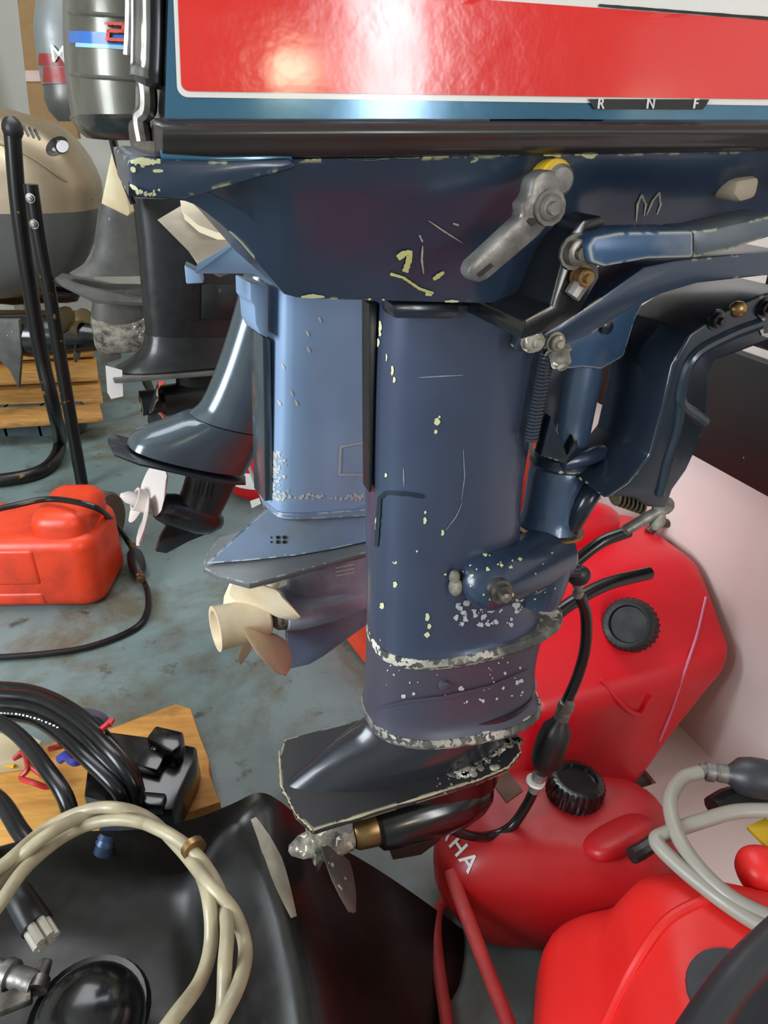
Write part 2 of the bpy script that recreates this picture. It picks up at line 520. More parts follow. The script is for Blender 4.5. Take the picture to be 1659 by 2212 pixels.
def stroke(mb, tr, pts, w, lift=.0006, step=6, taper=False, jit=True):      # a painted or chalked line lying on a built surface
    P = []
    for (a, b), (c, d) in zip(pts[:-1], pts[1:]):
        n = max(1, int(math.hypot(c - a, d - b) / step))
        P += [(a + (c - a) * i / n, b + (d - b) * i / n) for i in range(n)]
    P.append(pts[-1]); rows = []
    for i, q in enumerate(P):
        a = P[max(0, i - 1)]; c = P[min(len(P) - 1, i + 1)]
        dx, dy = c[0] - a[0], c[1] - a[1]; L = math.hypot(dx, dy) or 1
        k = w * (1 if not taper else (.35 + .65 * sin(pi * (i + .5) / len(P)))) * (random.uniform(.8, 1.15) if jit else 1) / 2
        r = []
        nc = 2 if w < 10 else 5
        for c in range(nc):
            sg = -1 + 2 * c / (nc - 1)
            p, n = hit(tr, q[0] - dy / L * k * sg, q[1] + dx / L * k * sg)
            if p: r.append(p + n * lift)
        if len(r) == nc: rows.append(r)
        elif len(rows) > 1: mb.grid(rows); rows = []
        else: rows = []
    if len(rows) > 1: mb.grid(rows)
    return mb


def spot(mb, tr, x, y, r, lift=.0007):
    c, n = hit(tr, x, y)
    if c is None: return mb
    P = [c + n * lift]
    for i in range(8):
        k = r * random.uniform(.45, 1.1); p, n = hit(tr, x + k * cos(i * pi / 4), y + k * sin(i * pi / 4))
        if p is None: return mb
        P.append(p + n * lift)
    return mb.add(P, [(0, i, i % 8 + 1) for i in range(1, 9)])


def patch(mb, tr, left, right, ytop, ybot, nx, ny, lift=.0007):   # a decal: px bounds given as functions
    rows = []
    for j in range(ny + 1):
        r = []
        for i in range(nx + 1):
            fx = i / nx
            for it in range(1):
                y0 = None
            x = left((j / ny)) + (right((j / ny)) - left((j / ny))) * fx
            y = ytop(x) + (ybot(x) - ytop(x)) * j / ny
            p, n = hit(tr, x, y)
            if p is None: return mb
            r.append(p + n * lift)
        rows.append(r)
    return mb.grid(rows)


def ringhalf(sl, sf, T, z, zr=None, bow=.004, cr_=.006, fr=.05):     # plan outline of a cowling, near half
    zr = z if zr is None else zr
    pts = [(sl - cr_, 0, zr), (sl - cr_ * .85, T * .3, zr), (sl - cr_ * .5, T * .58, zr), (sl - cr_ * .1, T * .84, z), (sl, T * .985, z)]
    for i in range(1, 10):
        f = i / 10; pts.append((sl + (sf - sl) * f, T + bow * (1 - (2 * f - 1) ** 2), z))
    pts += [(sf, T, z), (sf + fr * .6, T * .8, z), (sf + fr, T * .4, z), (sf + fr, 0, z)]
    return [Vector(p) for p in pts]


# ================================================================== the big navy outboard motor in front
motor = thing('outboard_motor', 'large scuffed navy outboard motor with bright red cowling sticker, nearest to the camera', 'outboard motor', A.o, A.yaw)

cw = [(-420, 392, .118), (-180, 376, .130), (0, 368, .134), (90, 364, .135), (180, 360, .1355), (262, 356, .1355)]
ringsn = [ringhalf(A.l(x, y, T).x, .34, T, A.l(829, y, T).z) for y, x, T in cw]
cowl = sym(A, [r[4:] for r in ringsn], 2, 3).build('cowling', teal, motor, ang=40)
sym(A, [r[:5] for r in ringsn], 4, 3).build('cowling_rear', blkgloss, motor, ang=60, label='glossy black rounded rear of the cowling')
ct = bvh(cowl)


def rb(x0, rad, ybot):
    def f(v): return x0
    return f


def corner_patch(x0, x1, y0f, y1, rad, m, name, lift):
    mb = MB(); rows = []; ny = 22
    yy = [-60 + (y1 - rad + 60) * i / 10 for i in range(11)] + [y1 - rad + rad * sin(pi / 2 * i / 9) for i in range(1, 10)]
    for y in yy:
        k = max(0, (y - (y1 - rad)) / rad)
        xl = x0 + rad * (1 - sqrt(max(0, 1 - k * k))) - .0 - (y - y1) * -.04
        r = []
        for i in range(41):
            x = xl + (x1 - xl) * i / 40
            yb = y + .014 * (x - x0) * max(0, (y + 60) / (y1 + 60))
            if y0f: yb = max(yb, y0f(x))
            p, n = hit(ct, x, yb); r.append(p + n * lift)
        rows.append(r)
    return mb.grid(rows).build(name, m, motor, label=None)


corner_patch(383, 1720, None, 210, 24, decal_white, 'sticker_border', .0006)['label'] = 'white border of the red sticker'
corner_patch(392, 1720, lambda x: (x - 1040) * .0727, 197, 18, decal_red, 'red_sticker', .0012)['label'] = 'large glossy red cowling sticker'
mb = MB(); stroke(mb, ct, [(1290, 13), (1720, 46)], 7, .0016, 20).build('black_pinstripe', blacktxt, motor)
mb = MB(); rows = []
for i in range(14):
    f = i / 13; x = 1266 + (1528 - 1266) * f; r = []
    for y, dx in ((214, 0), (225, 8 if f < .5 else -6), (236, 16 if f < .5 else -14)):
        xx = x + dx * abs(1 - 2 * f) ** 3; p, n = hit(ct, xx, y + .003 * (x - 1266)); r.append(p + n * .0018)
    rows.append(r)
mb.grid(rows).build('gear_label', blacktxt, motor, label='black strip marked R N F')
for ch, x in (('R', 1293), ('N', 1400), ('F', 1497)):
    p, n = hit(ct, x, 225); q, _ = hit(ct, x + 20, 225.3)
    text('letter', ch, .0076, frameM(p + n * .0024, q - p, (0, 0, 1)), white_txt, motor, font_shear=.0)

# dark rail under the cowling
rr = [(256, .1335), (262, .141), (272, .148), (290, .150), (306, .147), (320, .1455), (334, .141), (344, .128)]
sym(A, [ringhalf(A.l(352, y, T).x, .36, T, A.l(829, y, T).z) for y, T in rr], 2, 2).build('cowling_rail', rail, motor, ang=50)
mb = MB(); stroke(mb, ct, [(362, 259), (900, 259), (1720, 262)], 5, .0035, 30); mb.build('cowling_seal', rubber, motor)

# navy pan below the rail
cols = [(278, 350, 424, .10), (330, 348, 428, .10), (400, 346, 434, .10), (445, 345, 458, .10), (520, 343, 524, .098), (600, 342, 618, .092), (640, 341, 642, .09),
        (800, 338, 648, .087), (950, 335, 652, .086), (1100, 331, 655, .086), (1195, 329, 655, .086), (1236, 328, 560, .09), (1300, 327, 500, .095), (1450, 325, 508, .098), (1560, 323, 492, .10), (1680, 321, 462, .105)]
rows = []
for x, y0, y1, tb in cols:
    h = y1 - y0
    rows.append([A.l(x, y0, .1335), A.l(x, y0 + 3, .1385), A.l(x, y0 + 12, .1375), A.l(x, y0 + .3 * h, .130 if x < 500 else .127), A.l(x, y0 + .62 * h, (.115 + tb) / 2), A.l(x, y1, tb)])
g = []
for i in range(len(rows) - 1): g.append(rows[i])
pan = sym(A, rows, 1, 2).build('lower_pan', navy, motor, bevel=0, ang=28)
pt = bvh(pan)
slab(A, [(276, 348), (300, 343), (480, 347), (630, 341), (645, 362), (600, 374), (520, 396), (400, 429), (300, 425), (284, 405)], .1445, -.09).build('pan_rim', navy, motor, bevel=.003, label='thick chipped rear rim of the pan')
prt = bvh([o for o in motor.children if o.name.startswith('pan_rim')][0]); mb = MB()
for q in ([(284, 352), (300, 350), (330, 352), (346, 350)], [(284, 398), (296, 408), (300, 418)], [(300, 421), (322, 423)], [(340, 424), (372, 424)], [(286, 360), (290, 372)], [(560, 381), (586, 374)], [(330, 369), (352, 369)]): stroke(mb, prt, q, random.uniform(7, 12), .0008, 4, True)
for i in range(26): spot(mb, prt, random.uniform(284, 345), random.choice((random.uniform(349, 358), random.uniform(410, 423))), random.uniform(2, 6))
mb.build('rim_chips', paint('cream_rim_chip', (212, 212, 170), .7, 0), motor)['kind'] = 'stuff'
slab(A, [(345, 322), (480, 336), (630, 336), (634, 346), (480, 350), (350, 345)], .142, .12).build('pan_ledge', teal, motor, bevel=.001)
# chips along the top edge and the chalked marks
mb = MB()
for x0, x1, y in ((640, 670, 341), (700, 728, 340), (745, 840, 340), (850, 905, 339), (930, 990, 337), (1010, 1080, 335), (1095, 1120, 333), (1180, 1230, 331), (1240, 1290, 333), (1345, 1372, 329), (1400, 1440, 328), (1540, 1600, 325), (650, 700, 640), (760, 800, 645), (800, 830, 646), (960, 990, 650)):
    stroke(mb, pt, [(x0, y), ((x0 + x1) / 2, y + random.uniform(-2, 2)), (x1, y)], random.uniform(4, 9), .0008, 5, True)
stroke(mb, pt, [(1172, 332), (1192, 328), (1210, 336)], 14, .0009, 4, True); stroke(mb, pt, [(1255, 331), (1285, 334)], 16, .0009, 4, True)
mb.build('chipped_edge', paint('cream_chip', (212, 212, 165), .7, 0), motor, label='pale chips along the top edge of the pan')['kind'] = 'stuff'
mb = MB()
stroke(mb, pt, [(858, 556), (872, 546), (884, 545), (882, 562), (874, 586)], 13, .001, 4)
stroke(mb, pt, [(935, 602), (958, 586)], 11, .001, 4, True); stroke(mb, pt, [(842, 590), (870, 598), (905, 622), (935, 632)], 6, .001, 4)
stroke(mb, pt, [(918, 632), (932, 634)], 9, .001, 3)
mb.build('yellow_chalk_mark', paint('yellow_chalk', (206, 204, 130), .85), motor, label='yellow chalk marks like a 1 on the pan')['kind'] = 'stuff'
mb = MB()
stroke(mb, pt, [(912, 528), (910, 560), (914, 590)], 5, .001, 4, True); stroke(mb, pt, [(925, 474), (960, 498), (998, 522)], 4, .001, 4, True)
stroke(mb, pt, [(1373, 478), (1376, 440), (1386, 418), (1394, 440), (1390, 466)], 5, .001, 4, True); stroke(mb, pt, [(1396, 462), (1410, 430), (1424, 413), (1426, 440), (1418, 462)], 5, .001, 4, True)
stroke(mb, pt, [(905, 505), (912, 520)], 4, .001, 4); stroke(mb, pt, [(978, 480), (990, 484)], 4, .001, 4)
mb.build('chalk_scribble', paint('white_chalk', (176, 178, 160), .85), motor, label='faint white chalk scribbles and a letter M')['kind'] = 'stuff'

# drive-shaft housing
LR = [((808, 632), (1172, 632), .053), ((803, 760), (1146, 760), .053), ((800, 900), (1128, 900), .053), ((799, 1060), (1104, 1060), .054), ((800, 1200), (1112, 1200), .055), ((801, 1330), (1150, 1300), .056), ((801, 1372), (1188, 1292), .060)]
leg = sym(A, [foil(A, L, R, T, 13, 2.6) for L, R, T in LR], 2, 3).build('driveshaft_housing', navy_leg, motor, ang=50)
lt = bvh(leg)
sym(A, [foil(A, (801, 1374), (1192, 1286), .061, 13, 2.6), foil(A, (800, 1385), (1194, 1298), .064, 13, 2.6), foil(A, (800, 1394), (1178, 1314), .060, 13, 2.6)], 2, 1).build('housing_flange', crust2, motor, label='corroded pale flange round the housing')
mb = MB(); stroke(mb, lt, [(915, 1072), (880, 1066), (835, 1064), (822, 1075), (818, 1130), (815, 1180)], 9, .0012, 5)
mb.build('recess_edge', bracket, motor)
mb = MB()
for q in ((822, 706, 7, 26), (818, 740, 6, 18), (822, 722, 6, 8), (848, 800, 6, 20), (852, 820, 6, 12), (942, 910, 13, 14), (940, 932, 8, 8), (948, 900, 6, 4), (836, 772, 3, 16), (955, 1150, 7, 12), (917, 1124, 7, 14), (918, 1106, 5, 6), (853, 1262, 9, 12), (825, 1308, 10, 12), (922, 1332, 9, 16), (926, 1352, 10, 10), (920, 1370, 14, 8), (834, 1026, 6, 8), (1110, 1210, 10, 10), (960, 1240, 7, 3), (900, 1190, 5, 4), (815, 1130, 10, 26)):
    stroke(mb, lt, [(q[0], q[1] - q[3] / 2), (q[0] + q[2] * .2, q[1]), (q[0] - q[2] * .1, q[1] + q[3] / 2)], q[2], .0007, 3, True)
mb.build('paint_chips', MATS['cream_chip'], motor, label='cream paint chips on the housing')['kind'] = 'stuff'
mb = MB(); stroke(mb, lt, [(962, 1145), (985, 1115), (998, 1085)], 3, .0006, 4, True); stroke(mb, lt, [(905, 815), (960, 812), (1000, 810)], 3, .0006, 4, True)
stroke(mb, lt, [(1000, 970), (1003, 1030), (996, 1080)], 3, .0006, 4, True); stroke(mb, lt, [(872, 1010), (873, 1050)], 3, .0006, 4, True)
mb.build('scratches', paint('scratch', (120, 126, 140), .6), motor)['kind'] = 'stuff'
slab(A, [(796, 655), (816, 655), (808, 900), (804, 1065), (797, 1065), (796, 900)], .012, -.006).build('trailing_edge_shade', rubber, motor, bevel=.002)  # black strip paints in the shadow on the leg's blunt rear face
slab(A, [(1120, 655), (1195, 655), (1190, 700), (1140, 720), (1125, 700)], .07, -.04).build('upper_mount_cover', bracket, motor, bevel=.006)
slab(A, [(845, 655), (1000, 655), (990, 690), (850, 690)], .056, .03).build('recess_shade', bracketp, motor, bevel=.004)  # dark slab stands in for the shadow in the recess under the pan
# exhaust extension between the two flanges
LR = [((800, 1390), (1158, 1325), .056), ((797, 1450), (1142, 1400), .053), ((793, 1510), (1142, 1460), .053), ((790, 1535), (1146, 1480), .060)]
ext = sym(A, [foil(A, L, R, T, 13, 2.6) for L, R, T in LR], 2, 3).build('lower_housing', purple, motor, ang=50, label='faded purple-grey lower housing')
xt = bvh(ext)
sym(A, [foil(A, (790, 1536), (1150, 1480), .061, 13, 2.6), foil(A, (788, 1546), (1151, 1490), .064, 13, 2.6), foil(A, (790, 1555), (1146, 1500), .060, 13, 2.6)], 2, 1).build('lower_flange', crust2, motor, label='corroded flange above the gearcase')
mb = MB(); p, n = hit(xt, 958, 1478); mb.lathe(p - n * .002, n, [(0, .006), (.006, .006), (.007, .004)], 14); mb.build('drain_plug', purple, motor)
mb = MB(); stroke(mb, xt, [(812, 1530), (880, 1512), (960, 1504), (1060, 1480), (1140, 1445)], 8, .002, 6, True); mb.build('cast_ridge', purple, motor)
mb = MB()
for i in range(46):
    x = random.choice((random.uniform(810, 1135), random.uniform(1000, 1135))); y = random.uniform(1420, 1525)
    spot(mb, xt, x, y, random.choice((2, 2.5, 3, 4, 6)))
for i in range(60):
    x = random.uniform(985, 1140); y = random.uniform(1290, 1350)
    spot(mb, lt, x, y, random.choice((2, 3, 4, 6, 8)))
mb.build('corrosion_spots', paint('pale_corrosion', (186, 190, 194), .8), motor, label='pale corrosion spots near the flanges')['kind'] = 'stuff'
# gearcase fairing, anti-ventilation plate, strut, torpedo, skeg
def teardrop(s0, s1, T, z, n=13, pk=.62):
    out = []
    for i in range(n):
        f = .5 - .5 * cos(pi * i / (n - 1))
        out.append(Vector((s0 + (s1 - s0) * f, T * (sin(pi / 2 * f / pk) ** .62 if f < pk else sqrt(max(0, 1 - ((f - pk) / (1 - pk)) ** 2))), z)))
    return out


s_r = A.l(798, 1555, 0).x; s_f = A.l(1142, 1500, 0).x; zt = A.l(798, 1555, 0).z
sym(A, [teardrop(s_r, s_f, .056, zt + .01), teardrop(s_r - .012, s_f - .004, .054, zt - .012), teardrop(-.062, s_f - .018, .05, .402), teardrop(-.113, s_f - .022, .046, .369)], 2, 2).build('gearcase_fairing', paint('black_sheen_paint', (44, 47, 54), .24, .2, coat=.3), motor, ang=60)
po = [(-.118, 0), (-.112, .040), (-.100, .065), (.085, .065), (.125, .060), (.150, .045), (.160, .02), (.162, 0)]
po = po + [(s, -t) for s, t in reversed(po[1:-1])]
plate = MB().prism([A.w((s, t, .370)) for s, t in po], [A.w((s, t, .3615)) for s, t in po]).build('ventilation_plate', blackpl, motor, bevel=.0012, seg=1)
vt = bvh(plate)
mb = MB(); stroke(mb, vt, [(778, 1690), (782, 1652), (900, 1622), (955, 1606)], 3, .001, 5); stroke(mb, vt, [(790, 1662), (796, 1660), (796, 1668), (788, 1668)], 3, .001, 2); stroke(mb, vt, [(930, 1672), (946, 1670)], 13, .001, 4, True)
mb.build('plate_scribe', paint('dull_cream', (170, 165, 150), .7), motor)['kind'] = 'stuff'
mb = MB()
for a, b in zip(po[:5], po[1:6]):
    n = 14
    mb.tube([A.w((a[0] + (b[0] - a[0]) * i / n + random.uniform(-.0006, .0006), a[1] + (b[1] - a[1]) * i / n, .3702 + random.uniform(-.0012, .0003))) for i in range(n + 1)], lambda f: random.uniform(.0003, .0016), 6)
mb.tube([A.w((-.118 + .004 * i * .2, -.0 - i * .0045, .370)) for i in range(12)], lambda f: random.uniform(.0003, .0014), 6)
mb.build('chipped_plate_edge', paint('chip_edge', (178, 168, 138), .8), motor, label='chipped bare edge of the plate')['kind'] = 'stuff'
mb = MB()
for i in range(150):
    s = random.uniform(.06, .158); t = random.uniform(-.0, .056) * (1 if s < .12 else .6); r = random.uniform(.0015, .006)
    mb.ball(A.w((s, t, .370)), (r, r, .0012), n=5)
for i in range(170):
    f = random.random() ** .6; spot(mb, vt, 940 + 150 * f, 1690 - 95 * f + random.gauss(0, 16), random.choice((2, 3, 4, 6, 9)), .001)
mb.build('plate_corrosion', crust, motor, label='pale corroded nose of the plate')['kind'] = 'stuff'
zc = .262
slp = [(.088, .362, .025), (.08, .30, .02)]
sym(A, [teardrop(.0, .15, .026, .364), teardrop(.0, .15, .022, .32), teardrop(.005, .15, .024, .28)], 1, 2).build('gearcase_strut', blkgloss, motor, ang=60)
tor = A.w((-.012, 0, zc))
MB().lathe(tor, A.es, [(0, .026), (.004, .031), (.02, .034), (.08, .036), (.11, .034), (.135, .027), (.15, .017), (.157, .006)], 28).build('gearcase', blkgloss, motor)
mb = MB(); mb.prism([A.w((.0, .004, .235)), A.w((.09, .004, .235)), A.w((.075, .002, .195)), A.w((.05, .001, .178)), A.w((.012, .001, .186))], [A.w((.0, -.004, .235)), A.w((.09, -.004, .235)), A.w((.075, -.002, .195)), A.w((.05, -.001, .178)), A.w((.012, -.001, .186))])
mb.build('skeg', paint('brown_worn_paint', (46, 38, 32), .5), motor, bevel=.001)
MB().lathe(A.w((-.040, 0, zc)), A.es, [(0, .020), (.004, .0225), (.024, .0245), (.03, .024)], 24).build('propeller_collar', brass, motor)
pr = thing('main_propeller', 'x', None, A.o)
bpy.data.objects.remove(pr)
propeller(A, A.w((-.066, 0, zc)), -A.es, .082, .022, .05, 3, oxid, motor, ph=3.3, w0=.8, w1=1.2, pitch=-.3, cone=[(0, .016), (.016, .013), (.028, .006), (.030, .001)], hubm=crust, name='propeller_blade', hubname='propeller_hub')

# lower swivel mount
mb = MB(); mb.tube(cr([A.p(1008, 1272, .050), A.p(1042, 1256, .056), A.p(1085, 1240, .052), A.p(1138, 1218, .036), A.p(1190, 1196, .012)], 5), lambda f: .010 + .018 * min(1, f * 5) ** .5 + .002 * f, 24)
mb.tube(cr([A.p(1176, 1165, .0), A.p(1168, 1225, .022), A.p(1150, 1300, .03)], 5), [.026 + .004 * sin(pi * i / 10) for i in range(11)], 24)
mnt = mb.build('lower_mount', navy, motor, ang=60)
mt_ = bvh(mnt)
p, n = hit(mt_, 1078, 1275)
ax = (n + A.et * .8 + Vector((0, 0, -.3))).normalized()
mb = MB(); mb.lathe(p - ax * .004, ax, [(0, .0115), (.006, .0115), (.006, .0095), (.012, .0095), (.012, .0055), (.018, .0055), (.020, .003)], 12)
mb.build('mount_bolt', steel, motor)
mb = MB()
for (x, y, r) in ((982, 1246, .005), (984, 1268, .0065)): mb.ball(A.p(x, y, .06), (r, r, r * 1.4), n=8)
mb.build('mount_pin', crust, motor)
mb = MB()
for i in range(30):
    x = random.uniform(1000, 1200); y = random.uniform(1190, 1300); spot(mb, mt_, x, y, random.choice((2, 2.5, 3, 5)))
mb.build('mount_chips', MATS['cream_chip'], motor)['kind'] = 'stuff'
slab(A, [(1085, 1130), (1115, 1118), (1118, 1150), (1090, 1190), (1050, 1205), (1050, 1190)], .03, -.03).build('mount_rubber', rubber, motor, bevel=.004)
MB().tube([A.p(1205, 1232, .03), A.p(1246, 1232, .03)], .0075, 12).build('grease_nipple', bracket, motor)

# swivel tube, collars, yoke
ptop, pbot = A.p(1268, 690, -.015), A.p(1182, 1145, -.0)
ax = (pbot - ptop); L = ax.length
MB().lathe(ptop, ax, [(0, .022), (.02, .024), (L * .40, .0235), (L * .62, .0235), (L * .66, .0285), (L * .72, .0295), (L * .9, .0285), (L * .94, .030), (L * .985, .034), (L, .031)], 32).build('swivel_tube', bluetube, motor)
MB().lathe(ptop + ax * .985, ax, [(-.003, .033), (-.001, .0365), (.002, .0365), (.004, .034)], 32).build('rusty_collar', brass, motor, label='rusty ring at the foot of the swivel tube')
slab(A, [(1162, 770), (1205, 750), (1228, 800), (1205, 960), (1150, 955)], .02, -.02).build('swivel_housing', bracket, motor, bevel=.006)
slab(A, [(1192, 900), (1226, 985), (1246, 945), (1252, 980), (1225, 1004), (1168, 985)], .036, .024).build('yoke_plate', bracket, motor, bevel=.001)
mb = MB(); mb.lathe(ptop + ax * .60, ax, [(0, .027), (.003, .0305), (.012, .031), (.016, .028)], 32)
mb.tube(cr([A.p(1216, 1000, .028), A.p(1262, 990, .03), A.p(1300, 978, .02)], 4), .008, 12)
mb.build('yoke', navy, motor)
MB().ball(A.p(1302, 990, .015), (.013, .016, .012), n=10).build('yoke_knob', rubber, motor)
mb = MB(); mb.tube(cr([A.p(1232, 1140, .02), A.p(1265, 1085, .03), A.p(1290, 1040, .02)], 4), .010, 12)
mb.build('yoke_arm', bracket, motor)
slab(A, [(1212, 730), (1290, 690), (1400, 612), (1395, 650), (1375, 690), (1350, 772), (1300, 800), (1258, 795), (1225, 800)], .02, -.03).build('swivel_head', bluebar, motor, bevel=.004)
mb = MB(); p = A.p(1308, 706, .021); mb.lathe(p, A.et, [(0, .006), (.003, .006), (.004, .004)], 14).build('swivel_bolt', bracket, motor)
slab(A, [(1172, 722), (1230, 688), (1300, 642), (1392, 576), (1460, 562), (1690, 540), (1690, 592), (1510, 612), (1430, 636), (1330, 690), (1270, 728), (1205, 752), (1180, 748)], .075, .03).build('tilt_arm', navy, motor, bevel=.0025)
slab(A, [(1235, 500), (1262, 474), (1300, 466), (1312, 484), (1272, 502), (1292, 560), (1296, 600), (1250, 680), (1190, 715), (1125, 735), (1132, 690), (1190, 660), (1215, 560)], .134, .02).build('shift_plate', blkgloss, motor, bevel=.002)
slab(A, [(1272, 534), (1286, 511), (1340, 501), (1500, 498), (1500, 558), (1400, 561), (1306, 578), (1278, 568)], .152, .115).build('carrying_handle', bluebar, motor, bevel=.003, label='worn light blue handle bar with bare edges')
slab(A, [(1498, 497), (1540, 494), (1690, 460), (1690, 505), (1580, 540), (1498, 560)], .150, .115).build('handle_arm', paint('worn_grey_arm', (112, 118, 122), .4, .4, chips=1, edge=1, c2=(70, 84, 100)), motor, bevel=.003)
mb = MB(); bolt(mb, A.p(1240, 543, .135), A.et, .0085, .007); mb.build('handle_bolt', steel, motor)
mb = MB(); bolt(mb, A.p(1252, 596, .135), A.et, .006, .008); mb.build('handle_bolt', brass, motor)
MB().tube([A.p(1235, 640, .137), A.p(1262, 600, .137)], .006, 10).build('linkage', zinc, motor)
mb = MB(); mb.tube(cr([A.p(1122, 742, .05), A.p(1150, 700, .06), A.p(1200, 668, .06), A.p(1245, 660, .05)], 4), .009, 12); mb.build('mount_linkage', bracket, motor)
mb = MB(); bolt(mb, A.p(1148, 735, .075), A.et, .007, .008); bolt(mb, A.p(1205, 758, .06), Vector((.2, -.6, -.7)), .008, .012); bolt(mb, A.p(1198, 738, .075), A.et, .006, .006)
mb.build('linkage_bolts', crust, motor)['kind'] = 'stuff'
# tension spring
p0, p1 = A.p(1183, 765, .055), A.p(1147, 950, .055); pts = []
d = (p1 - p0); dn = d.normalized(); xx = dn.cross(A.et).normalized(); yy = dn.cross(xx)
turns = 24
for i in range(turns * 12 + 1):
    a = 2 * pi * i / 12; pts.append(p0 + d * (i / (turns * 12)) + xx * (.0052 * cos(a)) + yy * (.0052 * sin(a)))
MB().tube(pts, .0013, 6).build('tension_spring', paint('dark_spring_steel', (70, 78, 88), .3, .6), motor)
MB().tube(cr([p1, A.p(1146, 975, .05), A.p(1152, 985, .04)], 3), .0015, 6).build('spring_hook', zinc, motor)
# clamp bracket
near = [(1700, 622), (1640, 640), (1560, 676), (1490, 722), (1452, 790), (1432, 880), (1404, 985), (1356, 1042), (1305, 1078), (1330, 1072), (1372, 1078), (1400, 1096), (1440, 1098), (1454, 1058), (1484, 1016), (1514, 950), (1530, 880), (1533, 815), (1545, 780), (1600, 760), (1700, 722)]
cb = slab(A, near, .072, -.01).build('clamp_bracket', bracket, motor, bevel=.004, seg=3)
bt = bvh(cb)


def onb(tr, q, lift=0):
    p, n = hit(tr, *q); return (p + n * lift) if p else A.p(q[0], q[1], .073)


mb = MB(); mb.tube(cr([onb(bt, q) for q in ((1640, 700), (1580, 722), (1505, 762), (1478, 810), (1470, 868), (1500, 895), (1522, 912))], 4), .0055, 10)
mb.tube(cr([onb(bt, q) for q in ((1470, 868), (1462, 930), (1440, 1000), (1425, 1070))], 4), .0045, 10)
mb.build('bracket_rib', bracketp, motor)
for q in ((1545, 690), (1650, 665)):
    mb = MB(); bolt(mb, onb(bt, q), A.et, .0065, .006); mb.build('bracket_bolt', blkgloss, motor)
MB().ball(onb(bt, (1594, 668)), (.008, .006, .007), n=8).build('rust_lump', brass, motor)
mb = MB(); stroke(mb, bt, [(1672, 672), (1652, 676), (1640, 700), (1646, 722), (1672, 726)], 8, .001, 4); mb.build('chalk_letter', paint('grey_chalk', (170, 172, 160), .85), motor, label='chalked letter C')
mb = MB()
for i in range(7): mb.lathe(A.p(1326 + i * 9, 1070 + i * 3.2, .05), A.es, [(0, .009), (.0012, .0105), (.0024, .009)], 16)
mb.build('rusty_spring_washers', paint('rusty_zinc', (96, 84, 66), .6, .5, dirt=.6), motor)
MB().tube([A.p(1350, 1146, .06), A.p(1432, 1098, .06)], .0055, 12).build('tilt_pin', zinc, motor)
mb = MB(); mb.ball(A.p(1432, 1092, .06), (.011, .008, .010), n=8); mb.ball(A.p(1420, 1122, .06), (.008, .008, .012), n=7); mb.build('pin_end', crust, motor)
slab(A, [(1240, 1105), (1275, 1080), (1300, 1075), (1268, 1110), (1250, 1120)], .03, .01).build('stop_tab', crust, motor, bevel=.001)
slab(A, [(1595, 388), (1646, 380), (1636, 428), (1600, 440), (1585, 420)], .13, .10).build('clamp_knob', tan, motor, bevel=.004)
slab(A, [(1520, 445), (1590, 420), (1600, 445), (1690, 440), (1690, 475), (1560, 490), (1520, 470)], .10, .04).build('clamp_jaw', blkgloss, motor, bevel=.003)
# bracket bolted through to the wall, out of the frame
mb = MB(); q = A.l(1690, 660, 0)
mb.prism([A.w((q.x - .02, .07, .80)), A.w((SW, .07, .80)), A.w((SW, .07, .90)), A.w((q.x - .02, .07, .90))], [A.w((q.x - .02, -.01, .80)), A.w((SW, -.01, .80)), A.w((SW, -.01, .90)), A.w((q.x - .02, -.01, .90))])
mb.build('mounting_beam', bracket, motor, bevel=.003)
# shift lever
lv = slab(A, [(1150, 388), (1172, 370), (1196, 366), (1208, 384), (1211, 424), (1192, 478), (1166, 510), (1056, 604), (1036, 613), (1018, 606), (1011, 590), (1020, 570), (1130, 468), (1127, 442), (1144, 424)], .156, .142).build('shift_lever', zinc, motor, bevel=.0025, label='worn bare metal shift lever')
mb = MB(); mb.lathe(A.p(1176, 385, .13), A.et, [(0, .009), (.018, .009), (.020, .007)], 20); bolt(mb, A.p(1186, 448, .156), A.et, .0075, .003); mb.build('lever_boss', zinc, lv)
mb = MB(); tr = bvh(lv); spot(mb, tr, 1149, 477, 11, .001); mb.build('lever_hole', blacktxt, lv); mb = MB(); stroke(mb, tr, [(1032, 596), (1062, 571)], 9.5, .001, 3); mb.build('lever_slot', blacktxt, lv)
MB().lathe(A.p(1178, 382, .135), A.et, [(0, .0098), (.012, .0105), (.013, .0095)], 20).build('lever_bushing', yellowm, lv)
# chrome catch on the rear of the cowling
mb = MB(); mb.tube(cr([A.p(322, -40, .118), A.p(322, 60, .12), A.p(320, 140, .12), A.p(318, 178, .122)], 4), .009, 14, flat=.5); mb.build('cowling_catch', chrome, motor, label='chrome strip on the rear corner')
mb = MB(); mb.tube(cr([A.p(296, -40, .10), A.p(294, 60, .10), A.p(290, 125, .10)], 3), .006, 10, flat=.5); mb.build('catch_bar', steel, motor)
mb = MB(); mb.tube(cr([A.p(302, 150, .10), A.p(318, 185, .105), A.p(320, 235, .105), A.p(305, 255, .10), A.p(312, 305, .10)], 4), .0045, 10); mb.build('catch_hook', steel, motor)

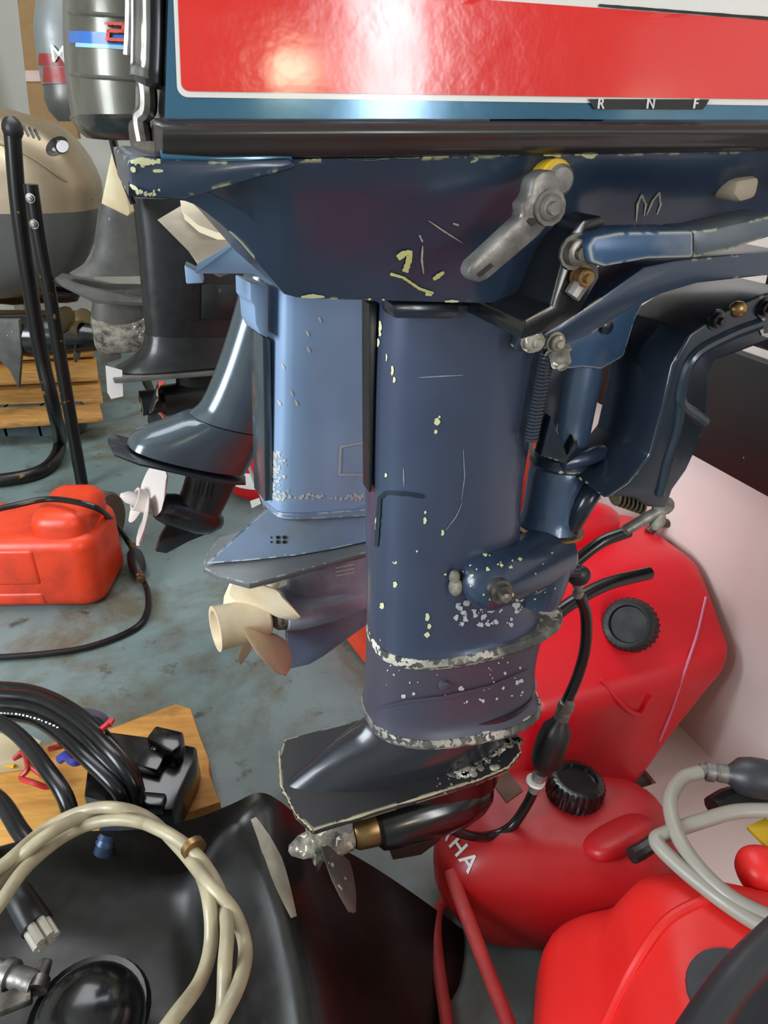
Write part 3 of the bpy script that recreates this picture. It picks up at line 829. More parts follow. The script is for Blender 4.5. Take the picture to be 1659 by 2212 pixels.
# ================================================================== second motor: light blue, cream propeller
B = Fr(1.04, 28)
m2 = thing('outboard_motor', 'light blue outboard motor with a cream plastic propeller, directly behind the navy one', 'outboard motor', B.o, B.yaw)
LR = [((583, 600), (860, 610), .045), ((581, 800), (860, 800), .045), ((578, 1000), (860, 990), .045), ((575, 1085), (860, 1065), .045)]
l2 = sym(B, [foil(B, L, R, T, 11, 5) for L, R, T in LR], 2, 2).build('driveshaft_housing', blue2, m2, ang=50)
t2 = bvh(l2)
slab(B, [(540, 610), (580, 618), (580, 730), (562, 722), (552, 700), (549, 660), (541, 650)], .03, -.03).build('rear_cover', blue2, m2, bevel=.002)
slab(B, [(566, 725), (585, 735), (592, 1080), (572, 1085)], .020, -.03).build('rear_edge_strip', grey3, m2, bevel=.003)
mb = MB()
stroke(mb, t2, [(735, 965), (785, 955)], 5, .001, 4); stroke(mb, t2, [(735, 965), (732, 1025), (785, 1025)], 6, .001, 4)
mb.build('pressed_label_frame', MATS['pale_corrosion'], m2)
mb = MB()
for i in range(70):
    f = random.random(); x = 588 + abs(random.gauss(0, 12)); y = 975 + f * 105; spot(mb, t2, x, y, random.uniform(2, 6))
for i in range(50):
    x = random.uniform(590, 790); y = 1078 - abs(random.gauss(0, 5)); spot(mb, t2, x, y, random.uniform(2, 6))
for x, y in ((664, 720), (666, 755), (612, 792), (630, 850), (640, 870), (690, 690), (604, 870)): stroke(mb, t2, [(x - 3, y - 6), (x + 3, y + 6)], 6, .0008, 3, True)
mb.build('flaked_paint', paint('flaked_white', (204, 208, 206), .8), m2, label='white flaked paint along the lower rear edge')['kind'] = 'stuff'
ft = [((574, 1084), (860, 1066), .050), ((572, 1092), (860, 1078), .053), ((578, 1100), (860, 1086), .048)]
sym(B, [foil(B, L, R, T, 11, 5) for L, R, T in ft], 2, 1).build('housing_flange', blue2e, m2)
a = B.l(578, 1098); zp = .42
def wedge(s0, s1, T, z, k):
    return [Vector((s0, 0, z)), Vector((s0 + (s1 - s0) * .02, T * .06, z)), Vector((s0 + (s1 - s0) * .3, T * k, z)), Vector((s0 + (s1 - s0) * .6, T, z)), Vector((s1 - .004, T, z)), Vector((s1, 0, z))]
q0 = B.l(640, 1165)
fo2 = sym(B, [wedge(a.x, .1, .044, a.z, .9), wedge(-.297, .1, .054, zp + .004, .72)], 2, 1).build('gearcase_fairing', blue2e, m2, ang=50)
po = [(-.305, 0), (-.292, .030), (-.258, .074), (-.225, .076), (.08, .076)]
po = po + [(s, -t) for s, t in reversed(po[1:])]
MB().prism([B.w((s, t, zp)) for s, t in po], [B.w((s, t, zp - .010)) for s, t in po]).build('ventilation_plate', greyplate, m2, bevel=.0015)
f2 = bvh(fo2)
mb = MB()
for i in range(3):
    for j in range(2):
        p, n = hit(f2, 586 + i * 14, 1161 + j * 10)
        if p and i: mb.lathe(p - n * .001, n, [(0, .0028), (.0015, .0028)], 10)
        elif p: mb.lathe(p - n * .001, n, [(0, .0014), (.0015, .0014)], 10)
mb.build('drain_holes', blacktxt, m2)['kind'] = 'stuff'
c2_ = B.p(620, 1315); zc2 = c2_.z
d2 = (B.p(800, 1272) - B.p(605, 1318)).normalized()
MB().lathe(B.p(605, 1318), d2, [(0, .030), (.004, .036), (.03, .040), (.09, .040), (.14, .034), (.19, .018), (.20, .004)], 28).build('gearcase', blue2g, m2)
MB().lathe(B.p(588, 1322), d2, [(0, .027), (.004, .031), (.016, .033), (.02, .030)], 24).build('propeller_collar', crust, m2)
so2 = sym(B, [foil(B, (640, 1175), (860, 1165), .026, 9, 2.5), foil(B, (622, 1235), (860, 1215), .026, 9, 2.5), foil(B, (620, 1280), (860, 1260), .032, 9, 2.5)], 2, 2).build('gearcase_strut', blue2g, m2, ang=60)
st = bvh(so2)
for i in range(4):
    mb = MB(); stroke(mb, st, [(724 + (i == 0) * 2, 1218 + i * 8.5), (764, 1210 + i * 8.5)], 3.2, .001, 5)
    if mb.f: mb.build('intake_slot', white_txt, m2)
slab(B, [(620, 1360), (640, 1350), (810, 1310), (800, 1345), (700, 1418), (668, 1436), (622, 1447)], .005, -.005).build('skeg', blue2e, m2, bevel=.002)
propeller(B, B.p(522, 1345), -d2, .100, .034, .085, 4, cream, m2, ph=1.92, w0=.7, w1=.95, pitch=-.62, rake=-.10, boff=-.026, name='propeller_blade', hubname='propeller_hub')

# tan exhaust block below its cowling
Y = lambda px, py, y: C0 + ray(px, py) * (y / ray(px, py).y)
def yprism(pts, down, push=(0, 0, 0)):
    a = [Y(x, y, d) for x, y, d in pts]; return MB().prism(a, [q + Vector((0, 0, -down)) + Vector(push) for q in a])
top = [(338, 474, .98), (394, 441, 1.06), (520, 440, 1.06), (600, 515, .90), (520, 515, .86), (426, 572, .84), (404, 540, .90)]
yprism(top, .018, (.02, .02, 0)).build('exhaust_block', tan, m2, bevel=.002, label='tan block under the rear of its cowling')
a = [Y(x, y, d) for x, y, d in ((390, 440, 1.03), (398, 470, .99), (430, 498, .94), (470, 514, .90), (515, 514, .86), (530, 500, .88), (480, 455, 1.0))]
MB().prism([q + Vector((0, 0, .006)) for q in a], [q - Vector((0, 0, .002)) for q in a]).build('gasket_disc', cream2, m2)
a = [Y(424, 570, .825), Y(519, 514, .845), Y(620, 505, .86), Y(650, 622, .88), Y(580, 615, .87), Y(545, 592, .86), Y(420, 592, .835)]
MB().prism(a, [q + Vector((.02, .05, 0)) for q in a]).build('block_face', blue2, m2, bevel=.002)
slab(Fr(.93, 10), [(398, 572), (432, 590), (440, 612), (402, 614)], .01, -.02).build('block_bracket', blue2, m2, bevel=.002)

# its cowling with the red number
def cowl_ring(F, L, z_px, T, sf, k=4):
    a = F.l(L, z_px, 0); out = []
    for i in range(15):
        f = i / 14; an = pi * (1 - f)
        x = math.copysign(abs(cos(an)) ** (2 / k), cos(an)); y = abs(sin(an)) ** (2 / k)
        out.append(Vector((a.x + (sf - a.x) * (x + 1) / 2, T * y, a.z)))
    return out
cg = [cowl_ring(B, x, y, T, .10, 5) for y, x, T in ((-200, 150, .10), (0, 146, .115), (150, 152, .12), (250, 166, .12))]
c2o = sym(B, cg, 1, 3).build('cowling', cowlgrey, m2, ang=50, label='olive grey cowling with a blue stripe and red number 2')
c2t = bvh(c2o)
sym(B, [cowl_ring(B, x, y, T, .10, 5) for y, x, T in ((248, 163, .121), (256, 163, .123), (285, 182, .12), (300, 200, .112))], 1, 1).build('cowling_base', blkgloss, m2, ang=40)
mb = MB(); stroke(mb, c2t, [(150, 80), (175, 80), (240, 84), (330, 90)], 26, .0008, 5, jit=False); mb.build('blue_stripe', bluestripe, m2)
mb = MB(); stroke(mb, c2t, [(165, 97), (240, 101), (330, 107)], 9, .0009, 5, jit=False); mb.build('pale_stripe', paleblue, m2)
for pts in ([(150, 26), (200, 30), (330, 40)], [(152, 160), (200, 166), (330, 174)], [(150, 252), (200, 254), (330, 250)]):
    mb = MB(); P = [hit(c2t, x, y) for x, y in [(pts[0][0] + (pts[1][0] - pts[0][0]) * i / 5, pts[0][1] + (pts[1][1] - pts[0][1]) * i / 5) for i in range(5)] + [(pts[1][0] + (pts[2][0] - pts[1][0]) * i / 6, pts[1][1] + (pts[2][1] - pts[1][1]) * i / 6) for i in range(7)]]
    P = [p for p, n in P if p]
    if len(P) > 2: mb.tube(P, .0022, 6).build('cowling_ridge', cowlgrey, m2)
mb = MB(); num = [(233, 52), (268, 53), (267, 69), (236, 68), (235, 86), (272, 88)]
stroke(mb, c2t, [(x + 2, y + 2) for x, y in num], 9.9, .0016, 2).build('number_shadow', blacktxt, m2)
mb = MB()
for q in zip(num[:-1], num[1:]):
    (x0, y0), (x1, y1) = q; L = math.hypot(x1 - x0, y1 - y0); ex, ey = (x1 - x0) / L * 3.5, (y1 - y0) / L * 3.5
    stroke(mb, c2t, [(x0 - ex, y0 - ey), (x1 + ex, y1 + ey)], 7, .0026, 3)
mb.build('number', red2, m2, label='red number 2')

# ================================================================== third motor: gunmetal, tilted, white propeller
Cc = Fr(1.47, 24)
m3 = thing('outboard_motor', 'slim gunmetal outboard motor tilted up with a white propeller, behind the light blue one', 'outboard motor', Cc.o, Cc.yaw)
LR = [((528, 590), (640, 600), .045), ((505, 680), (628, 690), .046), ((470, 790), (610, 800), .048), ((436, 868), (590, 900), .05), ((410, 893), (572, 930), .052)]
sym(Cc, [foil(Cc, L, R, T, 11, 2.2) for L, R, T in LR], 2, 3).build('driveshaft_housing', grey3, m3, ang=50)
LR = [((405, 893), (575, 934), .053), ((350, 914), (560, 955), .054), ((290, 936), (548, 985), .056), ((274, 958), (530, 1018), .058)]
sym(Cc, [foil(Cc, L, R, T, 11, 2.2, .8) for L, R, T in LR], 2, 2).build('gearcase_fairing', grey3, m3, ang=50)
a = [Cc.l(274, 958), Cc.l(300, 936), Cc.l(520, 1028)]
def incl(F, pts, th):      # a thin plate across the motor, along a slanted line in its centre plane
    up = []
    for x, y, t in pts:
        q = F.l(x, y, 0); up.append(Vector((q.x, t, q.z)))
    nn = [F.w(q) for q in up]
    mb = MB(); mb.prism(nn, [p - Vector((0, 0, th)) for p in nn]); return mb
pl = [(232, 962, 0), (240, 964, .055), (290, 980, .065), (470, 1022, .065), (520, 1034, .04), (530, 1036, 0)]
pl = pl + [(x, y, -t) for x, y, t in reversed(pl[1:-1])]
incl(Cc, [(x, y - 8, t) for x, y, t in pl], .006).build('ventilation_plate', grey3d, m3, bevel=.001)
so3 = sym(Cc, [foil(Cc, (405, 1010), (520, 1025), .026, 9, 2.3), foil(Cc, (392, 1060), (495, 1075), .026, 9, 2.3), foil(Cc, (372, 1100), (470, 1120), .03, 9, 2.3)], 2, 2).build('gearcase_strut', grey3d, m3, ang=60)
st3 = bvh(so3)
for i in range(5):
    mb = MB(); stroke(mb, st3, [(424 + i * 9, 1036 + i * 2), (418 + i * 9, 1066 + i * 2)], 3, .0012, 4)
    if mb.f: mb.build('intake_slot', blacktxt, m3)
d3 = (Cc.p(455, 1118) - Cc.p(335, 1085)).normalized()
MB().lathe(Cc.p(338, 1092), d3, [(0, .022), (.006, .027), (.03, .034), (.09, .036), (.12, .03), (.14, .014), (.145, .004)], 24).build('gearcase', grey3d, m3)
slab(Cc, [(372, 1115), (440, 1135), (458, 1150), (408, 1170), (360, 1196), (336, 1192), (346, 1160)], .005, -.005).build('skeg', grey3d, m3, bevel=.002)
propeller(Cc, Cc.p(318, 1085), -d3, .088, .022, .05, 3, white3, m3, ph=1.75, w0=1.5, w1=1.8, pitch=-.12, cone=[(0, .014), (.02, .012), (.032, .004)], hubm=white3, name='propeller_blade', hubname='propeller_hub')

# ================================================================== fourth motor: matt black leg
D = Fr(1.98, 24)
m4 = thing('outboard_motor', 'matt black outboard leg with a wide plate, behind the tilted gunmetal motor', 'outboard motor', D.o, D.yaw)
LR = [((284, 425), (600, 425), .06), ((296, 520), (600, 520), .06), ((306, 640), (590, 640), .06), ((314, 720), (580, 715), .058)]
sym(D, [foil(D, L, R, T, 11, 3.5) for L, R, T in LR], 2, 2).build('driveshaft_housing', black4, m4, ang=50)
LR = [((312, 718), (580, 715), .062), ((306, 750), (580, 735), .066), ((276, 782), (580, 750), .07), ((250, 796), (580, 765), .075)]
sym(D, [foil(D, L, R, T, 11, 3.0) for L, R, T in LR], 2, 2).build('gearcase_fairing', black4, m4, ang=50)
incl(D, [(226, 800, 0), (240, 800, .07), (560, 775, .08), (580, 770, 0), (560, 775, -.08), (240, 800, -.07)], .012).build('ventilation_plate', oxid, m4, bevel=.002)
slab(D, [(418, 612), (432, 612), (430, 690), (418, 694)], .064, .04).build('leg_slot', blacktxt, m4)
slab(D, [(436, 615), (530, 615), (530, 690), (434, 690)], .066, .04).build('leg_panel', black4, m4, bevel=.003)
propeller(D, D.p(330, 868), -D.es, .10, .03, .06, 3, blackpl, m4, ph=.4, pitch=.3, name='propeller_blade', hubname='propeller_hub')
MB().lathe(D.p(345, 868), D.es, [(0, .03), (.01, .04), (.12, .045), (.2, .03), (.22, .005)], 20).build('gearcase', black4, m4)
sym(D, [foil(D, (380, 790), (520, 790), .03), foil(D, (380, 860), (520, 860), .03)], 1, 1).build('gearcase_strut', black4, m4)

# ================================================================== fifth: oxidised grey gearcase
E5 = Fr(2.35, 22)
m5 = thing('outboard_motor', 'oxidised grey outboard gearcase with flaking corrosion, left of the matt black leg', 'outboard motor', E5.o, E5.yaw)
LR = [((214, 440), (330, 440), .05), ((206, 500), (330, 500), .05), ((196, 556), (330, 560), .05), ((150, 590), (330, 590), .055)]
sym(E5, [foil(E5, L, R, T, 11, 2.6) for L, R, T in LR], 2, 2).build('driveshaft_housing', oxid, m5, ang=50)
incl(E5, [(118, 600, 0), (135, 600, .08), (200, 632, .09), (330, 640, .09), (330, 630, 0), (330, 640, -.09), (200, 632, -.09), (135, 600, -.08)], .012).build('ventilation_plate', oxid, m5, bevel=.002)
LR = [((205, 620), (330, 620), .05), ((196, 680), (330, 690), .05), ((210, 700), (330, 720), .055)]
sym(E5, [foil(E5, L, R, T, 11, 2.6) for L, R, T in LR], 2, 2).build('gearcase_strut', oxid, m5, ang=50)
MB().lathe(E5.p(200, 722), E5.es, [(0, .03), (.005, .05), (.03, .06), (.15, .06), (.3, .03)], 20).build('gearcase', crust, m5)
slab(E5, [(210, 740), (260, 750), (262, 775), (216, 788)], .02, -.02).build('skeg', oxid, m5, bevel=.003)

# more cowlings at the left edge
F6 = Fr(2.75, 0)
m6 = thing('outboard_cowling', 'large bronze outboard cowling with vent slits and an oval hole, at the left edge', 'cowling', F6.o)
LR = [((-170, 215), (-30, 222), .08), ((-180, 240), (30, 242), .13), ((-185, 270), (115, 270), .16), ((-188, 320), (170, 322), .18), ((-190, 390), (208, 392), .18), ((-190, 450), (212, 450), .18)]
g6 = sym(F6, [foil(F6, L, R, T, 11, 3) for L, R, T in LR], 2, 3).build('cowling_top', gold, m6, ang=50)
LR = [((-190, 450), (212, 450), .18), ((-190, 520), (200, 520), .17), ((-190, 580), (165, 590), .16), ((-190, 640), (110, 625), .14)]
sym(F6, [foil(F6, L, R, T, 11, 3) for L, R, T in LR], 2, 2).build('cowling_bottom', goldlow, m6, ang=50, label='lower half of the cowling with a grey reflection painted in')  # grey here is a reflection put into the colour of the bronze cowling
t6 = bvh(g6)
for i in range(4):
    mb = MB(); stroke(mb, t6, [(38 + i * 12, 268 + i * 4), (50 + i * 12, 290 + i * 4)], 5, .003, 4); mb.build('vent_slit', blacktxt, m6)
def disc(tr, x, y, rx, ry, rot, lift, n=24):
    c, nn = hit(tr, x, y); P = [c + nn * lift]
    for i in range(n):
        a = 2 * pi * i / n; dx, dy = rx * cos(a), ry * sin(a)
        p, k = hit(tr, x + dx * cos(rot) - dy * sin(rot), y + dx * sin(rot) + dy * cos(rot)); P.append(p + k * lift)
    return MB().add(P, [(0, i, i % n + 1) for i in range(1, n + 1)])
disc(t6, 122, 316, 25, 18, -.6, .003).build('oval_hole', blacktxt, m6)
disc(t6, 133, 318, 13, 13, 0, .005).build('hole_plug', MATS['pale_card'], m6)
mb = MB(); P = [hit(t6, x, y)[0] for x, y in ((-40, 300), (20, 318), (80, 348), (140, 390), (200, 430))]; mb.tube(cr([p for p in P if p], 4), .004, 8).build('cowling_crease', gold, m6)

F7 = Fr(2.2, 20)
m7 = thing('outboard_cowling', 'silver-grey outboard cowling with a dull red band and white letter M, top left', 'cowling', F7.o, F7.yaw)
g7 = sym(F7, [cowl_ring(F7, x, y, T, F7.l(330, 100).x, 4) for y, x, T in ((-120, 96, .09), (0, 80, .12), (60, 74, .13), (110, 78, .13), (185, 92, .13))], 1, 3).build('cowling', cowlgrey2, m7, ang=50)
sym(F7, [cowl_ring(F7, x, y, T, F7.l(330, 100).x, 4) for y, x, T in ((186, 94, .13), (215, 96, .132), (240, 106, .125), (262, 125, .11))], 1, 1).build('cowling_base', goldlow, m7, ang=40)
t7 = bvh(g7)
for nm, y, w, m in (('upper_band', 128, 26, paint('dark_red_band', (140, 42, 40), .4)), ('lower_band', 160, 34, redm), ('white_band', 184, 10, decal_white)):
    mb = MB(); stroke(mb, t7, [(80, y), (110, y + 1), (200, y + 5)], w, .002, 5, jit=False); mb.build(nm, m, m7)
p, n = hit(t7, 128, 119); q, _ = hit(t7, 140, 120)
text('letter', 'M', .044, frameM(p + n * .005, q - p, (0, 0, 1)), white_txt, m7, .001)
mb = MB(); mb.tube(cr([Fr(1.5, 0).p(243, 300), Fr(1.5, 0).p(262, 370), Fr(1.5, 0).p(290, 440)], 3), .008, 8)
mb.build('tilt_strut', blkgloss, m2)
o = slab(Fr(1.62, 0), [(242, 322), (258, 360), (282, 460), (276, 468), (218, 440)], .01, -.02).build('plastic_fin', yellowpl, bevel=.003)
tag(o, 'yellowed white triangular plastic piece beside the thin black strut', 'plastic piece')

# ================================================================== left background
st_ = thing('motor_stand', 'black tubular stand with chipped paint and two bolted poles, at the left', 'stand', Z(178, 1050, 0))
Y2, Y21 = Fr(2.0, 0), Fr(2.08, 0)
MB().tube(cr([Y2.p(66, 398), Y2.p(85, 520), Y2.p(108, 640), Y2.p(140, 830), Z(178, 1050, .005)], 4), .018, 14).build('pole', standm, st_)
MB().tube(cr([Y21.p(26, 280), Y21.p(40, 450), Y21.p(64, 620), Y21.p(90, 770), Y21.p(118, 890), Z(130, 955, .03), Z(112, 1000, .02), Z(60, 1028, .02), Z(-60, 1045, .02)], 5), .021, 14).build('foot_tube', standm, st_)
MB().ball(Y21.p(27, 278), (.026, .026, .03), n=8).build('pole_cap', rubber, st_)
for x, y in ((66, 428), (74, 484)):
    mb = MB(); bolt(mb, Y2.p(x, y, .02), Vector((0, -1, 0)), .009, .006); mb.build('bolt', steel, st_)
wh = Z(226, 1118, .075)
w_ = thing('trolley_wheel', 'upright brown rubber wheel behind the orange fuel tank', 'wheel', (wh.x, wh.y, 0))
MB().lathe(wh - Vector((.025, 0, 0)), (1, -.25, 0), [(0, .05), (.004, .068), (.012, .074), (.038, .074), (.046, .068), (.05, .05)], 28).build('tyre', wheelm, w_)
MB().lathe(wh - Vector((.028, 0, 0)), (1, -.25, 0), [(0, .02), (.056, .02)], 16).build('hub', steel, w_)

# pallet with dark outboard pieces on it
pal = thing('wooden_pallet', 'worn wooden pallet with bare planks on the floor at far left', 'pallet', Z(80, 880, 0))
for i, (y0, y1) in enumerate(((668, 705), (712, 760), (768, 812), (818, 862))):
    q = [Z(-160, y0, .30 - .055 * i), Z(215 - 8 * abs(i - 3) , y0 + 2, .30 - .055 * i), Z(222 - 10 * abs(i - 3), y1, .27 - .055 * i), Z(-160, y1 + 16, .27 - .055 * i)]
    MB().prism(q, [p - Vector((0, 0, .02)) for p in q]).build('plank', palm, pal, bevel=.002)
for i in range(3):
    q = Z(30 + i * 75 - 60, 915, .05); MB().box(q + Vector((0, .05, .0)), (.14, .10, .10)).build('pallet_block', paint('blue_grey_block', (78, 92, 98), .7, 0) if i == 0 else MATS['blue_grey_block'], pal, bevel=.003)
q = [Z(-160, 885, .105), Z(215, 872, .105), Z(222, 900, .09), Z(-160, 925, .09)]
MB().prism(q, [p - Vector((0, 0, .02)) for p in q]).build('plank', palm, pal, bevel=.002)
F8 = Fr(2.45, 0)
lp = thing('spare_gearcase', 'dark spare outboard gearcase lying on the pallet, behind the black stand', 'gearcase', F8.o)
MB().lathe(F8.p(-60, 720), (1, .05, -.05), [(0, .03), (.02, .06), (.2, .075), (.32, .06), (.42, .045), (.44, .02)], 20).build('housing', blkgloss, lp)
slab(F8, [(-30, 690), (40, 690), (46, 760), (40, 840), (20, 800), (-20, 760)], .07, .05).build('fin', oxid, lp, bevel=.003)
propeller(F8, F8.p(165, 712), Vector((1, -.3, 0)), .11, .03, .05, 3, paint('bronze_propeller', (120, 104, 74), .35, .7), lp, ph=.6, pitch=.3, name='propeller_blade', hubname='propeller_hub')
F9 = Fr(3.05, 0)
lg = thing('spare_torpedo', 'glossy black bullet-shaped gearcase half hidden by the black stand', 'gearcase', F9.o)
MB().lathe(F9.p(-80, 606), (1, 0, -.12), [(0, .07), (.05, .08), (.2, .075), (.34, .05), (.42, .04), (.46, .03), (.47, .01)], 20).build('housing', blkgloss, lg)
MB().lathe(F9.p(110, 628), (1, 0, -.12), [(0, .03), (.05, .028), (.06, .01)], 16).build('shaft_end', chrome, lg)
def boxpx(name, m, x0, y0, x1, y1, d, dep, label, cat):
    F = Fr(d, 0); o = slab(F, [(x0, y0), (x1, y0), (x1, y1), (x0, y1)], 0, -dep).build(name, m, bevel=.003); return tag(o, label, cat)
boxpx('cardboard_box', cardbrown, -160, 400, 42, 462, 3.2, .3, 'brown cardboard box behind the two black stand poles', 'box')
boxpx('wooden_box', cardred, -160, 463, 48, 520, 3.2, .3, 'rust brown wooden box below the cardboard box at far left', 'box')
boxpx('pale_box', whitecard, -160, 521, 150, 655, 3.2, .3, 'pale grey box behind the stand and the bronze cowling', 'box')
boxpx('pale_blue_panel', paint('pale_blue', (150, 178, 196), .6), -160, 362, 30, 397, 3.25, .3, 'pale blue box lid on the brown cardboard box', 'box')
boxs('door_1', (-3.05, 4.24, 0), (-2.0, 4.3, 2.1), paint('pale_door', (204, 206, 190), .6, 0, var=.04))
o = Fr(3.7, 0)
cbx = thing('cardboard_strip', 'tall brown cardboard sheet standing behind the silver-grey cowling', 'cardboard', o.o)
slab(o, [(22, -140), (84, -140), (170, 300), (100, 300), (64, 245)], .0, -.03).build('sheet', cardbrown, cbx)
slab(o, [(54, 152), (84, 152), (88, 176), (56, 176)], .006, .001).build('label', paint('pink_label', (206, 180, 168), .6), cbx)
boxs('wall_far_left', (-3.1, 3.9, 0), (-1.98, 4.0, 2.6), wallp)

# orange fuel tank with hose and primer bulb
def rrect(cx, cy, w, d, r, rz, z, n=5, sx=0):
    out = []; c, s = cos(rz), sin(rz)
    for qx, qy, a0 in ((1, 1, 0), (-1, 1, 90), (-1, -1, 180), (1, -1, 270)):
        for i in range(n + 1):
            a = radians(a0 + 90 * i / n); x = qx * (w / 2 - r) + r * cos(a); y = qy * (d / 2 - r) + r * sin(a)
            out.append(Vector((cx + x * c - y * s, cy + x * s + y * c, z)))
    return out
def rbody(cx, cy, w, d, r, rz, z0, z1, e=.02, n=6, taper=0):
    rows = []
    for i in range(5):
        a = pi / 2 * i / 4; k = e * (1 - sin(a)); rows.append(rrect(cx, cy, w - 2 * k - taper, d - 2 * k - taper, max(.004, r - k), rz, z0 + e * (1 - cos(a)), n))
    for i in range(5):
        a = pi / 2 * i / 4; k = e * (1 - cos(a)); rows.append(rrect(cx, cy, w - 2 * k, d - 2 * k, max(.004, r - k), rz, z1 - e * (1 - sin(a)), n))
    return MB().grid(rows, True, True)
def ribcap(p, n, r, h, m, parent, name='cap', ribs=28):
    n = n.normalized(); x = n.orthogonal().normalized(); y = n.cross(x); rows = []
    for d, k, rb_ in ((-.004, .98, 1), (h * .75, .98, 1), (h * .95, .93, .5), (h, .86, 0), (h, .70, 0), (h * .8, .66, 0), (h * .78, .1, 0)):
        rows.append([p + n * d + (x * cos(2 * pi * i / (ribs * 4)) + y * sin(2 * pi * i / (ribs * 4))) * (r * k * (1 + (.035 * rb_ if i % 4 < 2 else -.02 * rb_))) for i in range(ribs * 4)])
    return MB().grid(rows, True, True).build(name, m, parent, ang=40)
ot = thing('fuel_tank', 'grimy orange plastic fuel tank on the floor at the left edge', 'fuel tank', (-.86, 1.46, 0))
rbody(-.87, 1.465, .43, .21, .05, .03, 0, .185, .03).build('body', orangem, ot, ang=60)
rbody(-.735, 1.475, .13, .19, .045, .03, .14, .235, .03).build('shoulder', orangem, ot, ang=60)
rbody(-.90, 1.37, .24, .03, .012, .03, .07, .165, .01).build('front_panel', orangem, ot, ang=60)
rbody(-.90, 1.37, .24, .028, .012, .03, .015, .05, .01).build('front_panel', orangem, ot, ang=60)
def bulb(p0, p1, r, m, parent, fit=zinc, name='primer_bulb'):
    d = p1 - p0; L = d.length
    MB().lathe(p0, d, [(0, r * .45), (L * .06, r * .55), (L * .2, r * .9), (L * .4, r), (L * .6, r), (L * .8, r * .9), (L * .94, r * .55), (L, r * .45)], 20).build(name, m, parent)
    for q, s in ((p0, -1), (p1, 1)):
        MB().lathe(q, d * s, [(-.002, r * .46), (.010, r * .46), (.011, r * .40), (.014, r * .40), (.015, r * .5), (.024, r * .5), (.025, r * .36), (.032, r * .36)], 16).build('hose_fitting', fit, parent)
oh = thing('fuel_hose', 'thin black fuel hose with a primer bulb looping over the orange tank', 'hose', Z(290, 1240, 0))
P = [Z(-60, 1112, .245), Z(30, 1092, .25), Z(110, 1078, .25), Z(200, 1094, .25), Z(240, 1122, .15), Z(268, 1158, .06), Z(283, 1180, .03)]
MB().tube(cr(P, 6), .007, 10).build('hose', hoseblk, oh)
bulb(Z(288, 1188, .03), Z(302, 1240, .03), .021, rubber, oh, brass)
P = [Z(305, 1248, .02), Z(318, 1275, .01), Z(318, 1320, .008), Z(290, 1358, .008), Z(200, 1395, .008), (Z(100, 1412, .008)), Z(-60, 1424, .008)]
MB().tube(cr(P, 6), .007, 10).build('hose', hoseblk, oh)
rt = thing('fuel_tank', 'round red fuel tank with a white band, behind the gunmetal motor', 'fuel tank', (-.36, 2.03, 0))
MB().lathe((-.36, 2.03, 0), (0, 0, 1), [(0, .10), (.006, .13), (.03, .145), (.16, .145), (.2, .13), (.22, .09), (.225, .02)], 36).build('body', redwhite, rt)
MB().lathe((-.36, 2.03, .05), (0, 0, 1), [(0, .146), (.001, .147), (.05, .147), (.051, .146)], 36).build('white_band', decal_white, rt)
mb = MB(); mb.tube(cr([Z(532, 975, .25), Z(536, 1000, .2), Z(550, 1040, .15), Z(566, 1075, .1), Z(575, 1100, .06), Z(590, 1110, .005)], 5), .0045, 8)
tag(mb.build('thin_cable', greyhose), 'thin brown-grey cable hanging by the round red tank', 'cable')
tag(slab(Fr(1.75, 0), [(540, 1083), (560, 1076), (564, 1088), (544, 1098)], .002, 0).build('paper_tag', paperm), 'small white paper tag beside the round red tank', 'tag')
slab(D, [(228, 790), (264, 800), (266, 856), (240, 862), (232, 848)], .06, .058).build('paper_slip', paperm, m4, label='small white slip hanging under the plate')
tag(slab(Fr(2.5, 0), [(338, 828), (352, 830), (356, 928), (342, 928)], .015, -.015).build('red_rod', orangem, bevel=.004), 'short orange-red rod seen behind the matt black leg', 'rod')

# orange-red jerrycan behind the navy motor
u = Vector((cos(radians(28)), sin(radians(28)), 0)); v = Vector((-u.y, u.x, 0)); c = Vector((-.03, 1.13, 0)) + u * .205 + v * .12
jc = thing('jerrycan', 'orange-red jerrycan on the floor, mostly hidden behind the navy motor', 'jerrycan', c)
rbody(c.x, c.y, .41, .24, .03, radians(28), 0, .50, .03).build('body', orangem, jc, ang=60)
MB().tube(cr([c + u * -.1 + Vector((0, 0, .49)), c + u * -.08 + Vector((0, 0, .52)), c + u * .08 + Vector((0, 0, .52)), c + u * .1 + Vector((0, 0, .49))], 5), .013, 12).build('handle', orangem, jc)

# ================================================================== red tanks at the right
tk = thing('fuel_tank', 'tall bright red fuel tank with a ribbed black cap, against the white wall', 'fuel tank', A.w((.45, -.26, 0)))
rows = []
for z, s0, s1, t0, t1, r in ((0, .30, .50, -.40, -.125, .03), (.004, .285, .515, -.41, -.115, .035), (.03, .275, .525, -.415, -.108, .035), (.12, .27, .565, -.42, -.104, .035), (.20, .265, .605, -.42, -.100, .032), (.235, .26, .624, -.42, -.100, .028), (.26, .26, .634, -.42, -.110, .028), (.275, .26, .638, -.42, -.128, .028), (.335, .27, .645, -.42, -.20, .03), (.352, .285, .64, -.415, -.225, .03), (.362, .30, .62, -.405, -.245, .03), (.366, .33, .59, -.38, -.27, .03)):
    q = A.w(((s0 + s1) / 2, (t0 + t1) / 2, 0)); rows.append(rrect(q.x, q.y, s1 - s0, t1 - t0, r, A.yaw, z, 6))
b1 = MB().grid(refine(rows, 1, 3), True, True).build('body', tank1m, tk, ang=60)
t1 = bvh(b1)
p, n = hit(t1, 1368, 1352); n = Vector((-.50, -.64, .58)).normalized(); p = p + n * .010
ribcap(p, n, .041, .030, paint('black_cap_plastic', (11, 11, 12), .5), tk)
